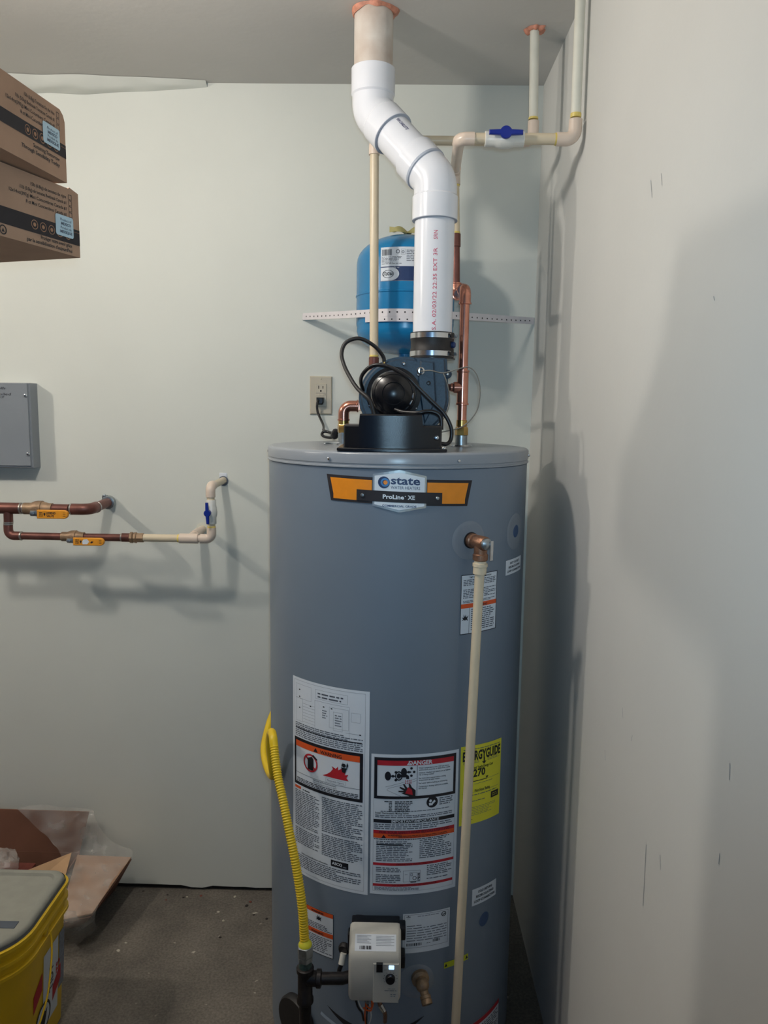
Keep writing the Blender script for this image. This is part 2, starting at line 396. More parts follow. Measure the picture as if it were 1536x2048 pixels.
# scuffs and a long scratch on the right wall
def scuff(z0, z1, y0, y1, w):
    MB().add([(-0.0006, y0, z0), (-0.0006, y0 + w, z0), (-0.0006, y1 + w, z1), (-0.0006, y1, z1)], [(0, 1, 2, 3)]).build('scuff_mark', P_LGREY, wr, smooth=False)
scuff(0.775, 0.876, -1.1725, -1.1695, 0.0012)
for z, y, h, d in [(0.875, -1.235, 0.02, 0.006), (1.113, -1.431, 0.02, 0.002), (1.681, -1.292, 0.006, 0.004), (1.876, -1.019, 0.03, 0.012), (1.882, -1.064, 0.02, 0.008), (1.02, -1.02, 0.016, 0.006), (1.0, -1.07, 0.012, -0.004), (0.9, -0.93, 0.018, 0.006), (1.0, -1.42, 0.014, 0.0)]:
    scuff(z, z + h, y, y + d, 0.0011)
# loose drywall tape bulging out of the ceiling corner
mb = MB(); vs = []; fs = []; N = 60; Kk = 8
for i in range(N + 1):
    f = i / N; x = -1.72 + f * 0.78; wv = max(0.0, 1 - f ** 3) * (1 + 0.25 * noise.noise((x * 9, 0, 0)))
    for k in range(Kk + 1):
        g = k / Kk; y = -(1 - g) * 0.055 * (0.35 + 0.65 * wv) - 0.0006; z = CH - 0.0008 - g * 0.034 * (0.3 + 0.7 * wv)
        bl = sin(pi * g) * 0.010 * wv * (0.7 + 0.6 * noise.noise((x * 12, g * 2, 5)))
        vs.append((x, min(-0.0008, y - bl * 0.5), min(CH - 0.0008, z - bl)))
for i in range(N):
    for k in range(Kk): a = i * (Kk + 1) + k; fs.append((a, a + 1, a + Kk + 2, a + Kk + 1))
tp = mb.add(vs, fs).build('drywall_tape', WALL)
tag(tp, 'loose bulging drywall tape peeling along the ceiling corner above the boxes', 'tape')

# ================================================================== WATER HEATER
HX, HY, HR, HT = -0.392, -0.472, 0.300, 1.456
wh = thing('water_heater', 'tall grey cylindrical gas water heater with warning labels', 'water heater', (HX, HY, 0))
def cy(th, z, lift=0.0):
    return (HX + (HR + lift) * sin(th), HY - (HR + lift) * cos(th), z)
MB().lathe([(0.28, 0.0), (0.29, 0.004), (0.29, 0.03), (HR, 0.032), (HR, 1.4225), (HR - 0.003, 1.4245)], (HX, HY, 0), n=192).build('jacket', JACKET, wh)
lid = MB().lathe([(HR + 0.0005, 1.4238), (HR + 0.003, 1.4245), (HR + 0.003, 1.427), (HR + 0.0012, 1.4285), (HR + 0.0012, 1.4315), (HR + 0.0025, 1.433), (HR + 0.0025, 1.4505), (HR + 0.001, 1.4535), (HR - 0.002, 1.4555), (HR - 0.007, HT), (HR - 0.06, HT + 0.0005), (0.001, HT + 0.001)], (HX, HY, 0), n=192).build('lid', LIDM, wh)
def screw(c, n, r, material, parent, name='screw', h=0.003):
    mb = MB().lathe([(r, 0), (r, h * 0.4), (r * 0.75, h * 0.85), (r * 0.3, h)], c, n, 14); o = mb.build(name, material, parent); return o
for d in (-88, -27.35, 23.5, 79):
    t = radians(d); screw(cy(t, 1.440 if abs(d) < 60 else 1.441, 0.0025), (sin(t), -cos(t), 0), 0.0036, STEEL, wh, 'lid_screw', 0.004)

def label(name, d0, d1, z0, z1, material=P_WHITE, tilt=0.0, lift=0.0005):
    t0, t1 = radians(d0), radians(d1); tc = (t0 + t1) / 2; W = (t1 - t0) * HR; H = z1 - z0; zc = (z0 + z1) / 2
    fn = lambda u, v, l: cy(tc + u / HR, zc + v + tilt * u, lift + l)
    p = Print(fn); p.rect(material, -W / 2, -H / 2, W / 2, H / 2, 0.0)
    mt, mbb = p.mb.pop(material.name)
    o = mbb.build(name, material, wh)
    p.W, p.H = W, H; p.o = o
    p.X = lambda f: -W / 2 + f * W; p.Y = lambda f: H / 2 - f * H
    return p

# --- wiring and warning label (left)
p = label('wiring_label', -47.6, -9.8, 0.512, 0.9635); X, Yy = p.X, p.Y
p.frame(P_LGREY, X(.03), Yy(.985), X(.955), Yy(.012), 0.0005)
for a, b, c, d in [(.06, .03, .30, .10), (.06, .10, .17, .215), (.35, .085, .78, .25), (.54, .10, .77, .20), (.36, .03, .76, .075), (.80, .11, .90, .155), (.59, .12, .70, .21)]:
    p.frame(P_LGREY, X(a), Yy(d), X(c), Yy(b), 0.0004)
for q in (.12, .135, .15, .165, .18, .195, .21): p.rect(P_LGREY, X(.17), Yy(q), X(.35), Yy(q) + 0.0004)
for a, b in [(.28, .125), (.46, .11), (.56, .11), (.89, .215), (.11, .06), (.11, .095), (.11, .15)]: p.rect(P_BLACK, X(a), Yy(b), X(a) + 0.004, Yy(b) + 0.0025)
p.lines(P_GREY, X(.39), Yy(.072), X(.72), Yy(.04), 2)
p.lines(P_LGREY, X(.45), Yy(.165), X(.52), Yy(.12), 4); p.lines(P_LGREY, X(.61), Yy(.19), X(.69), Yy(.13), 5)
p.rect(P_GREY, X(.74), Yy(.212), X(.89), Yy(.212) + 0.0005)
p.lines(P_GREY, X(.05), Yy(.295), X(.93), Yy(.222), 8, 0.5)
p.rect(P_BLACK, X(.06), Yy(.253), X(.92), Yy(.2485), 0.0005)
for a in ((.035, .30, .935, .315), (.035, .525, .935, .54)): p.rect(P_BLACK, X(a[0]), Yy(a[3]), X(a[2]), Yy(a[1]), 0.0005)
p.rect(P_BLACK, X(.035), Yy(.54), X(.06), Yy(.30), 0.0005); p.rect(P_BLACK, X(.90), Yy(.54), X(.935), Yy(.30), 0.0005)
p.rect(P_ORANGE, X(.06), Yy(.345), X(.90), Yy(.315))
p.text(P_BDARK, 'WARNING', X(.56), Yy(.341), 0.011, 'C', bold=0.02, lift=0.0008)
p.poly(P_BLACK, [(X(.335), Yy(.341)), (X(.395), Yy(.341)), (X(.365), Yy(.32))], 0.0008)
cu, cv = X(.29), Yy(.405)
p.poly(P_BLACK, [(cu - .008, cv - .016), (cu + .009, cv - .016), (cu + .009, cv + .010), (cu + .004, cv + .015), (cu - .008, cv + .010)], 0.0005)
p.ring(P_RED, cu, cv, 0.0165, 0.0205, 0.0008); p.quad(P_RED, (cu - .0155, cv + .0115), (cu - .0125, cv + .0145), (cu + .0155, cv - .0115), (cu + .0125, cv - .0145), 0.0007)
p.quad(P_BLACK, (cu + .005, cv + .017), (cu + .008, cv + .021), (cu + .020, cv + .013), (cu + .018, cv + .010), 0.0009)
fx, fy = X(.62), Yy(.445)
p.poly(P_RED, [(fx - .032, fy), (fx - .020, fy + .006), (fx - .012, fy + .012), (fx - .006, fy + .020), (fx - .009, fy + .026), (fx + .001, fy + .022), (fx + .006, fy + .028), (fx + .007, fy + .020), (fx + .016, fy + .026), (fx + .016, fy + .018), (fx + .025, fy + .021), (fx + .022, fy + .012), (fx + .030, fy + .014), (fx + .026, fy + .006), (fx + .031, fy)], 0.0005)
p.disc(P_BLACK, fx + .020, fy + .033, 0.0045, 0.0008)
for a in [((.012, .022), (.016, .034), (.019, .042), (.015, .035)), ((.026, .024), (.030, .034), (.028, .041), (.026, .034)), ((.014, .028), (.027, .028), (.023, .016), (.016, .018))]:
    p.poly(P_BLACK, [(fx + q, fy + r) for q, r in a], 0.0008)
p.frame(P_GREY, X(.50), Yy(.472), X(.74), Yy(.452), 0.0004); p.text(P_GREY, 'Flammable Vapors', X(.62), Yy(.466), 0.0055, 'C')
p.rect(P_BLACK, X(.06), Yy(.478), X(.90), Yy(.4765))
p.text(P_BLACK, 'FIRE AND EXPLOSION HAZARD', X(.48), Yy(.488), 0.0042, 'C', bold=0.01); p.text(P_BLACK, 'Can result in serious injury or death', X(.48), Yy(.498), 0.0042, 'C')
p.lines(P_BLACK, X(.075), Yy(.524), X(.885), Yy(.501), 3, 0.5)
p.rect(P_ORANGE, X(.04), Yy(.561), X(.14), Yy(.548)); p.lines(P_BLACK, X(.17), Yy(.563), X(.30), Yy(.552), 1)
p.lines(P_GREY, X(.045), Yy(.845), X(.415), Yy(.567), 30, 0.5); p.lines(P_GREY, X(.45), Yy(.85), X(.935), Yy(.552), 32, 0.5)
p.rect(P_BLACK, X(.57), Yy(.89), X(.78), Yy(.858), 0.0005); p.text(P_WHITE, 'ASCO', X(.585), Yy(.88), 0.009, 'L', bold=0.03, lift=0.0008); p.lines(P_LGREY, X(.69), Yy(.886), X(.77), Yy(.876), 1, lift=0.0008)
p.text(P_BLACK, 'State and manufacturer information', X(.34), Yy(.893), 0.0052, 'C', bold=0.02)
p.lines(P_GREY, X(.045), Yy(.965), X(.92), Yy(.898), 7, 0.5, ragged=0.6)
p.build(p.o)

# --- danger label (centre right)
p = label('danger_label', -8.9, 27.3, 0.517, 0.8305); X, Yy = p.X, p.Y
p.frame(P_LGREY, X(.03), Yy(.975), X(.965), Yy(.02), 0.0004)
p.rect(P_BLACK, X(.035), Yy(.042), X(.965), Yy(.022), 0.0005); p.rect(P_BLACK, X(.035), Yy(.312), X(.965), Yy(.292), 0.0005)
p.rect(P_BLACK, X(.035), Yy(.30), X(.068), Yy(.03), 0.0005); p.rect(P_BLACK, X(.935), Yy(.30), X(.965), Yy(.03), 0.0005)
p.rect(P_RED, X(.068), Yy(.077), X(.935), Yy(.042)); p.text(P_WHITE, 'DANGER', X(.545), Yy(.072), 0.0125, 'C', bold=0.03, lift=0.0008)
p.poly(P_WHITE, [(X(.39), Yy(.072)), (X(.445), Yy(.072)), (X(.4175), Yy(.049))], 0.0008); p.rect(P_RED, X(.415), Yy(.066), X(.42), Yy(.056), 0.0011)
p.rect(P_BLACK, X(.505), Yy(.292), X(.510), Yy(.077))
def tapk(cu, cv, k):
    p.disc(P_BLACK, cu, cv, 0.010 * k, 0.0005, sq=0.65)
    for a in range(4):
        t = a * pi / 2; q = cu + .0165 * k + .0060 * k * cos(t); r = cv + .0085 * k * sin(t); p.disc(P_BLACK, q, r, 0.0030 * k, 0.0005, n=10)
    p.rect(P_BLACK, cu, cv - .0015, cu + .016 * k, cv + .0015, 0.0005)
tapk(X(.185), Yy(.150), 1.0); tapk(X(.36), Yy(.122), 0.95)
p.ring(P_BLACK, X(.305), Yy(.148), 0.0075, 0.0105, 0.0005, sq=0.75); p.disc(P_BLACK, X(.305), Yy(.148), 0.006, 0.0005, sq=0.75)
p.poly(P_BLACK, [(X(.31), Yy(.158)), (X(.385), Yy(.158)), (X(.385), Yy(.170)), (X(.42), Yy(.170)), (X(.415), Yy(.148)), (X(.39), Yy(.138)), (X(.31), Yy(.138))], 0.0006)
for q in (.375, .395, .415, .435): p.lines(P_RED, X(q), Yy(.205), X(q) + .0018, Yy(.175), 3, 0.7)
for a, b in [((.16, .228), (.50, .170)), ((.19, .238), (.50, .185)), ((.19, .238), (.175, .25)), ((.175, .25), (.33, .292))]:
    u0, v0 = X(a[0]), Yy(a[1]); u1, v1 = X(b[0]), Yy(b[1]); p.quad(P_GREY, (u0, v0), (u1, v1), (u1, v1 + .0006), (u0, v0 + .0006), 0.0004)
hx, hy = X(.43), Yy(.258)
p.poly(P_BDARK, [(hx - .018, hy - .004), (hx - .008, hy - .008), (hx + .012, hy - .016), (hx + .012, hy + .002), (hx + .004, hy + .009), (hx + .000, hy + .017), (hx - .003, hy + .017), (hx - .002, hy + .007), (hx - .005, hy + .007), (hx - .012, hy + .017), (hx - .015, hy + .016), (hx - .010, hy + .006), (hx - .021, hy + .011), (hx - .022, hy + .008), (hx - .013, hy + .002), (hx - .024, hy + .002), (hx - .024, hy - .001), (hx - .013, hy - .002)], 0.0005)
p.poly(P_RED, [(hx - .010, hy - .004), (hx + .006, hy - .008), (hx + .004, hy + .004), (hx - .004, hy + .010)], 0.0008)
for t_, a, b in [('Water temperature over 125F can cause', .098, 0), ('severe burns instantly or death from scalds.', .111, 0), ('Children, disabled and elderly are at highest', .132, 0), ('risk of being scalded.', .145, 0), ('See instruction manual before setting', .170, 0), ('temperature at water heater.', .183, 0), ('Feel water before bathing or showering.', .205, 0), ('Temperature limiting valves are available,', .228, 0), ('see manual.', .241, 0)]:
    p.text(P_BLACK, t_, X(.525), Yy(a + .004), 0.0046, 'L', bold=0.012, sx=0.86)
for i in range(7):
    p.lines(P_BLACK, X(.20 if i else .15), Yy(.335 + i * .0108), X(.215 if i < 0 else .235), Yy(.327 + i * .0108), 1, 0.75, ragged=0)
    p.lines(P_BLACK, X(.265), Yy(.335 + i * .0108), X(.50 if i < 2 else .44), Yy(.327 + i * .0108), 1, 0.75, ragged=0.2)
p.disc(P_BLACK, X(.685), Yy(.345), 0.0125, 0.0005, n=28); p.disc(P_WHITE, X(.665), Yy(.335), 0.003, 0.0009)
p.poly(P_WHITE, [(X(.65), Yy(.368)), (X(.645), Yy(.35)), (X(.665), Yy(.348)), (X(.69), Yy(.36)), (X(.69), Yy(.368))], 0.0009); p.poly(P_WHITE, [(X(.675), Yy(.35)), (X(.71), Yy(.33)), (X(.725), Yy(.342)), (X(.69), Yy(.362))], 0.0009)
p.lines(P_GREY, X(.77), Yy(.375), X(.93), Yy(.318), 4, 0.5); p.lines(P_GREY, X(.11), Yy(.405), X(.90), Yy(.395), 1, 0.5, ragged=0)
p.text(P_BLACK, 'Install Thermostatic Mixing Valves', X(.05), Yy(.419), 0.006, 'L', bold=0.02, sx=0.85)
p.lines(P_GREY, X(.05), Yy(.448), X(.93), Yy(.424), 2, 0.5)
p.rect(P_BLACK, X(.033), Yy(.483), X(.96), Yy(.458)); p.text(P_WHITE, 'IMPORTANT/IMPORTANTE', X(.5), Yy(.479), 0.0085, 'C', bold=0.02, lift=0.0007)
p.lines(P_GREY, X(.04), Yy(.53), X(.93), Yy(.488), 3, 0.5, ragged=0.4)
p.rect(P_RED, X(.033), Yy(.563), X(.962), Yy(.536)); p.rect(P_ORANGE, X(.033), Yy(.592), X(.962), Yy(.560), 0.0005)
p.text(P_BDARK, 'FOR YOUR SAFETY READ BEFORE LIGHTING', X(.5), Yy(.557), 0.0085, 'C', lift=0.0008, sx=0.9)
p.poly(P_BLACK, [(X(.12), Yy(.59)), (X(.175), Yy(.59)), (X(.1475), Yy(.567)) ], 0.0008); p.text(P_BDARK, 'WARNING:', X(.19), Yy(.576), 0.006, 'L', lift=0.0008, bold=0.02); p.lines(P_BDARK, X(.31), Yy(.588), X(.88), Yy(.57), 2, 0.4, lift=0.0008)
p.lines(P_BLACK, X(.04), Yy(.604), X(.90), Yy(.596), 1, 0.7, ragged=0)
p.lines(P_GREY, X(.065), Yy(.76), X(.47), Yy(.61), 12, 0.5); p.lines(P_GREY, X(.55), Yy(.745), X(.93), Yy(.605), 10, 0.5)
p.rect(P_BLACK, X(.07), Yy(.643), X(.36), Yy(.634), 0.0005)
p.rect(P_RED, X(.033), Yy(.789), X(.962), Yy(.770)); p.text(P_BDARK, 'OPERATING INSTRUCTIONS', X(.5), Yy(.786), 0.0062, 'C', lift=0.0007)
p.lines(P_GREY, X(.065), Yy(.915), X(.345), Yy(.80), 9, 0.5); p.lines(P_GREY, X(.64), Yy(.915), X(.94), Yy(.795), 9, 0.5)
p.frame(P_GREY, X(.37), Yy(.908), X(.565), Yy(.826), 0.0006); p.frame(P_GREY, X(.445), Yy(.905), X(.53), Yy(.84), 0.0006)
p.frame(P_BLACK, X(.455), Yy(.866), X(.478), Yy(.846), 0.0008); p.ring(P_BLACK, X(.50), Yy(.882), 0.003, 0.0042); p.rect(P_BLACK, X(.39), Yy(.856), X(.42), Yy(.854)); p.rect(P_BLACK, X(.455), Yy(.914), X(.52), Yy(.908))
p.lines(P_BLACK, X(.535), Yy(.905), X(.565), Yy(.845), 6, 0.6)
p.rect(P_RED, X(.033), Yy(.941), X(.955), Yy(.922)); p.text(P_BDARK, 'TO TURN OFF GAS TO APPLIANCE', X(.5), Yy(.938), 0.0062, 'C', lift=0.0007)
p.lines(P_GREY, X(.05), Yy(.97), X(.55), Yy(.945), 3, 0.5)
p.build(p.o)

# --- yellow energy label
p = label('energy_label', 28.2, 52.7, 0.648, 0.8270, P_YELLOW, lift=0.0007, tilt=-0.10); X, Yy = p.X, p.Y
p.lines(P_GREY, X(.05), Yy(.06), X(.95), Yy(.035), 1, 0.35); p.text(P_BLACK, 'ENERGYGUIDE', X(.04), Yy(.185), 0.0290, 'L', bold=0.04, width=p.W * .92)
p.poly(P_BLACK, [(X(.50), Yy(.18)), (X(.53), Yy(.18)), (X(.53), Yy(.225)), (X(.57), Yy(.225)), (X(.515), Yy(.26)), (X(.46), Yy(.225)), (X(.50), Yy(.225))], 0.0005)
p.lines(P_GREY, X(.05), Yy(.23), X(.40), Yy(.195), 2, 0.35); p.lines(P_GREY, X(.6), Yy(.23), X(.92), Yy(.195), 2, 0.35)
p.text(P_BLACK, 'Estimated Yearly Energy Cost', X(.45), Yy(.30), 0.0085, 'C', bold=0.02, sx=.75); p.text(P_BLACK, '$270', X(.36), Yy(.40), 0.024, 'C', bold=0.03)
p.rect(P_BLACK, X(.08), Yy(.462), X(.60), Yy(.452)); p.poly(P_BLACK, [(X(.60), Yy(.455)), (X(.565), Yy(.425)), (X(.635), Yy(.425))], 0.0005); p.rect(P_GREY, X(.60), Yy(.458), X(.95), Yy(.455))
p.lines(P_GREY, X(.3), Yy(.50), X(.75), Yy(.485), 1, 0.4); p.rect(P_GREY, X(.05), Yy(.60), X(.95), Yy(.597))
p.text(P_BLACK, 'First Hour Rating', X(.5), Yy(.595), 0.0085, 'C', bold=0.02, sx=.8); p.lines(P_GREY, X(.2), Yy(.645), X(.88), Yy(.62), 1, 0.4)
p.rect(P_BDARK, X(.72), Yy(.735), X(.94), Yy(.655)); p.lines(P_YELLOW, X(.75), Yy(.72), X(.9), Yy(.67), 2, 0.25, lift=0.0006); p.lines(P_GREY, X(.25), Yy(.72), X(.65), Yy(.70), 1, 0.4)
p.lines(P_GREY, X(.05), Yy(.90), X(.85), Yy(.78), 6, 0.25, ragged=0.5); p.lines(P_BLACK, X(.05), Yy(.95), X(.35), Yy(.935), 1, 0.4)
p.build(p.o)

# --- relief valve label
p = label('relief_valve_label', 26.1, 45.3, 1.079, 1.2055); X, Yy = p.X, p.Y
p.frame(P_BLACK, X(0), Yy(1), X(1), Yy(0), 0.0016); p.text(P_BLACK, 'T&P VALVE INFORMATION', X(.5), Yy(.065), 0.0052, 'C', bold=0.02, width=p.W * .6)
p.lines(P_GREY, X(.06), Yy(.19), X(.95), Yy(.08), 4, 0.5); p.lines(P_GREY, X(.06), Yy(.40), X(.95), Yy(.24), 6, 0.5); p.lines(P_GREY, X(.06), Yy(.475), X(.95), Yy(.43), 2, 0.5)
p.rect(P_ORANGE, X(.01), Yy(.56), X(.99), Yy(.487)); p.text(P_BDARK, 'WARNING', X(.52), Yy(.552), 0.0075, 'C', lift=0.0008, bold=0.02)
p.rect(P_BLACK, X(.22), Yy(.99), X(.228), Yy(.56)); p.lines(P_GREY, X(.27), Yy(.95), X(.93), Yy(.575), 11, 0.5)
def burst(p, cu, cv, r):
    p.poly(P_BLACK, [(cu - r, cv - .6 * r), (cu - .55 * r, cv - .1 * r), (cu - 1.0 * r, cv + .35 * r), (cu - .4 * r, cv + .2 * r), (cu - .45 * r, cv + 1.1 * r), (cu - .05 * r, cv + .35 * r), (cu + .15 * r, cv + 1.0 * r), (cu + .35 * r, cv + .25 * r), (cu + 1.0 * r, cv + .7 * r), (cu + .6 * r, cv - .05 * r), (cu + .9 * r, cv - .7 * r), (cu + .3 * r, cv - .3 * r), (cu, cv - .55 * r), (cu - .35 * r, cv - .3 * r)], 0.0006)
burst(p, X(.12), Yy(.73), 0.0085); p.build(p.o)

# --- port labels
for nm, d0, d1, z0, z1, rows, tl in [('port_label', 51.5, 68.1, 1.1880, 1.2205, ('HOT OUTLET', 'RECIRCULATING', 'LOOP CONNECTION'), 0.0), ('port_label', 36.3, 52.4, 0.4495, 0.489, ('COLD (RETURN)', 'RECIRCULATING', 'LOOP CONNECTION'), -0.10)]:
    p = label(nm, d0, d1, z0, z1, tilt=tl)
    for i, (t_, k) in enumerate(zip(rows, (.58, .72, .86))): p.text(P_BLACK, t_, 0, p.Y(.30 + .27 * i), p.H * .2, 'C', bold=0.03, width=p.W * k)
    p.build(p.o)

# --- rating plate
p = label('rating_label', 4.8, 25.0, 0.380, 0.4720); X, Yy = p.X, p.Y
p.frame(P_GREY, X(.03), Yy(.87), X(.96), Yy(.03), 0.0006); p.text(P_GREY, '*', X(.11), Yy(.21), 0.020, 'C', bold=0.03)
p.ring(P_BLACK, X(.86), Yy(.12), 0.0042, 0.0058); p.text(P_BLACK, 'SA', X(.865), Yy(.15), 0.0065, 'C', bold=0.03)
p.lines(P_LGREY, X(.3), Yy(.10), X(.75), Yy(.06), 1, 0.4); p.lines(P_GREY, X(.08), Yy(.72), X(.93), Yy(.28), 7, 0.28, ragged=0.7)
p.bars(P_BLACK, X(.08), Yy(.82), X(.40), Yy(.75), 26); p.bars(P_BLACK, X(.63), Yy(.78), X(.78), Yy(.71), 12); p.lines(P_GREY, X(.5), Yy(.80), X(.58), Yy(.77), 1)
p.build(p.o)

# --- small red warning label, lower left
p = label('hazard_label', -41.0, -24.7, 0.3415, 0.4475, tilt=0.03); X, Yy = p.X, p.Y
p.frame(P_BLACK, X(0), Yy(1), X(1), Yy(0), 0.0012)
for a, b in ((.01, .10), (.46, .56)): p.rect(P_ORANGE, X(.01), Yy(b), X(.985), Yy(a)); p.text(P_BDARK, 'WARNING', X(.5), Yy(b - .015), 0.007, 'C', lift=0.0008, bold=0.02)
burst(p, X(.55), Yy(.20), 0.008); p.lines(P_GREY, X(.05), Yy(.45), X(.95), Yy(.31), 4, 0.5); p.lines(P_GREY, X(.05), Yy(.95), X(.95), Yy(.59), 9, 0.5); p.build(p.o)

# --- label at the foot, right
p = label('foot_label', 38.0, 59.4, 0.08, 0.162); p.rect(P_RED, p.X(0), p.Y(.16), p.X(1), p.Y(.02)); p.frame(P_BLACK, p.X(0), p.Y(1), p.X(1), p.Y(0), 0.0008); p.lines(P_GREY, p.X(.05), p.Y(.95), p.X(.95), p.Y(.22), 10, 0.5); p.build(p.o)
# --- yellow-green strip tag
p = label('strip_tag', 22.9, 34.9, 0.3300, 0.3440, LEAF, tilt=0.02, lift=0.001)
for f in (.07, .93): p.poly(P_BLACK, [(p.X(f) - .0035, -.004), (p.X(f) + .0035, -.003), (p.X(f), .0045)], 0.0005)
p.build(p.o)

# --- brand badge
tilt = -0.030
bz = 1.3785
fn = lambda u, v, l: cy(u / HR + radians(0.6), bz + v + tilt * u, 0.0012 + l)
p = Print(fn)
hw0, hw1, hh = 0.1535, 0.143, 0.0262
p.quad(P_BDARK, (-hw1, -hh), (hw1, -hh), (hw0, hh), (-hw0, hh), 0.0)
bo = None
mt, mbb = p.mb.pop(P_BDARK.name); bo = mbb.build('brand_badge', P_BDARK, wh)
for sgn in (-1, 1):
    n = 12
    for i in range(n):
        u0 = 0.055 + 0.0895 * i / n; u1 = 0.055 + 0.0895 * (i + 1) / n
        lo0 = -0.0010 if u1 < 0.086 else -0.0215
        q = [(sgn * u0, lo0), (sgn * min(u1, 0.1350 + 0.0095 * 0), lo0), (sgn * u1, 0.0205), (sgn * u0, 0.0205)]
        if i == n - 1: q[1] = (sgn * 0.1350, lo0)
        p.quad(P_BORANGE, q[0], q[1], q[2], q[3], 0.0004)
sh = [(-0.0535, 0.033), (-0.0535, -0.030), (0, -0.0415), (0.0535, -0.030), (0.0535, 0.033), (0, 0.0435)]
def hexq(mt, k, ky, lift, lo=None, hi=None):
    n = 10
    for i in range(n):
        u0 = -0.0535 * k + 0.107 * k * i / n; u1 = u0 + 0.107 * k / n
        tp = lambda u: (0.0435 - 0.0105 * abs(u) / 0.0535) * ky if hi is None else hi
        bt = lambda u: (-0.0415 + 0.0115 * abs(u) / 0.0535) * ky if lo is None else lo
        p.quad(mt, (u0, bt(u0)), (u1, bt(u1)), (u1, tp(u1)), (u0, tp(u0)), lift)
hexq(P_BSILVER, 1.0, 1.0, 0.0006); hexq(P_BWHITE, 0.93, 0.88, 0.0009)
p.rect(P_BDARK, -0.086, -0.0215, 0.086, 0.0005, 0.0012)
p.text(P_NAVY, 'state', 0.0115, 0.0150, 0.0225, 'C', bold=0.025, lift=0.0012, width=0.058); p.text(P_NAVY, 'WATER HEATERS', 0.0115, 0.0055, 0.0085, 'C', lift=0.0012, width=0.058)
p.disc(P_NAVY, -0.031, 0.0175, 0.0118, 0.0012, 28); p.ring(P_BLUE, -0.029, 0.0175, 0.005, 0.0085, 0.0014, 28); p.disc(P_BORANGE, -0.028, 0.0175, 0.0042, 0.0016)
p.text(P_BWHITE, 'ProLine', -0.033, -0.0145, 0.0115, 'L', bold=0.035, lift=0.0016, width=0.042); p.text(P_BWHITE, 'XE', 0.016, -0.0145, 0.0115, 'L', bold=0.035, lift=0.0016, width=0.0145); p.disc(P_BWHITE, 0.0115, -0.0085, 0.001, 0.0016)
p.text(P_NAVY, 'COMMERCIAL GRADE', 0, -0.0305, 0.0058, 'C', bold=0.02, lift=0.0013, width=0.068)
p.build(bo)
for u in (-0.074, 0.076):
    t = u / HR + radians(0.6); screw(cy(t, bz - 0.0105 + tilt * u, 0.0020), (sin(t), -cos(t), 0), 0.0042, ZINC, wh, 'badge_screw', 0.003)

# --- ports on the jacket
def port_disc(name, d, z, r, material, lift, r0=0.0, n=36):
    t = radians(d); mb = MB(); vs = []; fs = []; K = 6
    for k in range(K + 1):
        rr = r0 + (r - r0) * k / K
        for j in range(n):
            a = 2 * pi * j / n; vs.append(cy(t + rr * cos(a) / HR, z + rr * sin(a), lift if k < K else lift * 0.2))
    for k in range(K):
        for j in range(n): fs.append((k * n + j, k * n + (j + 1) % n, (k + 1) * n + (j + 1) % n, (k + 1) * n + j))
    if r0 == 0: pass
    return mb.add(vs, fs).build(name, material, wh)
port_disc('port_ring', 29.3, 1.277, 0.040, FOAMRING, 0.0014, 0.014); port_disc('port_ring', 59.0, 1.280, 0.040, FOAMRING, 0.0014, 0.013)
port_disc('port_cap', 59.6, 1.281, 0.0155, BLUECAP, 0.0018); port_disc('port_cap', 44.3, 0.4055, 0.0165, BLUECAP, 0.0012)
port_disc('port_ring', 10.8, 0.312, 0.040, FOAMRING, 0.0016, 0.006); port_disc('port_ring', -7.0, 0.385, 0.045, FOAMRING, 0.0014, 0.004)
# --- relief valve
t = radians(30.0); nn = Vector((sin(t), -cos(t), 0)); c0 = Vector(cy(t, 1.277))
rv = MB().lathe([(0.015, -0.002), (0.015, 0.012), (0.0125, 0.014), (0.0125, 0.020), (0.0145, 0.022), (0.0145, 0.050), (0.0125, 0.053)], c0, nn, 24)
ctr = c0 + nn * 0.036
rv.lathe([(0.0135, 0.0), (0.0135, -0.022), (0.0155, -0.024), (0.0155, -0.034), (0.013, -0.036)], ctr, (0, 0, 1), 24)
rvo = rv.build('relief_valve', BRONZE, wh)
MB().lathe([(0.017, 0.0016), (0.017, 0.004), (0.013, 0.004)], c0, nn, 28, caps=False).build('valve_gasket', RUBBER, rvo)
MB().lathe([(0.0120, 0.050), (0.0115, 0.058), (0.007, 0.061), (0.003, 0.063)], c0, nn, 20).build('valve_cap', ZINC, rvo)
sd = Vector((cos(t), sin(t), 0)); lv = c0 + nn * 0.064 + sd * 0.006
MB().box((-0.0035, -0.0015, -0.032), (0.0035, 0.0015, 0.008), 0.0008).xf(Matrix.Translation(lv) @ Matrix.Rotation(radians(30), 4, 'Z')).build('test_lever', STEEL, rvo)
# --- drain valve
t = radians(12.2); nn = Vector((sin(t), -cos(t), 0)); c0 = Vector(cy(t, 0.322))
dv = MB().lathe([(0.019, 0.0), (0.019, 0.010), (0.013, 0.014), (0.013, 0.022)], c0, nn, 24).ball(c0 + nn * 0.026, 0.0145, 16)
ax = (nn * 0.75 + Vector((0.12, 0, -0.65))).normalized()
dv.lathe([(0.009, 0.0), (0.009, 0.020), (0.0115, 0.021), (0.0115, 0.027), (0.0105, 0.028), (0.0115, 0.030), (0.0115, 0.038), (0.008, 0.0385), (0.008, 0.028)], c0 + nn * 0.024, ax, 24, caps=False)
dvo = dv.build('drain_valve', BRASSOLD, wh)
MB().lathe([(0.0078, 0.030), (0.0001, 0.030)], c0 + nn * 0.024, ax, 20, caps=False).build('bore', HOLE, dvo)
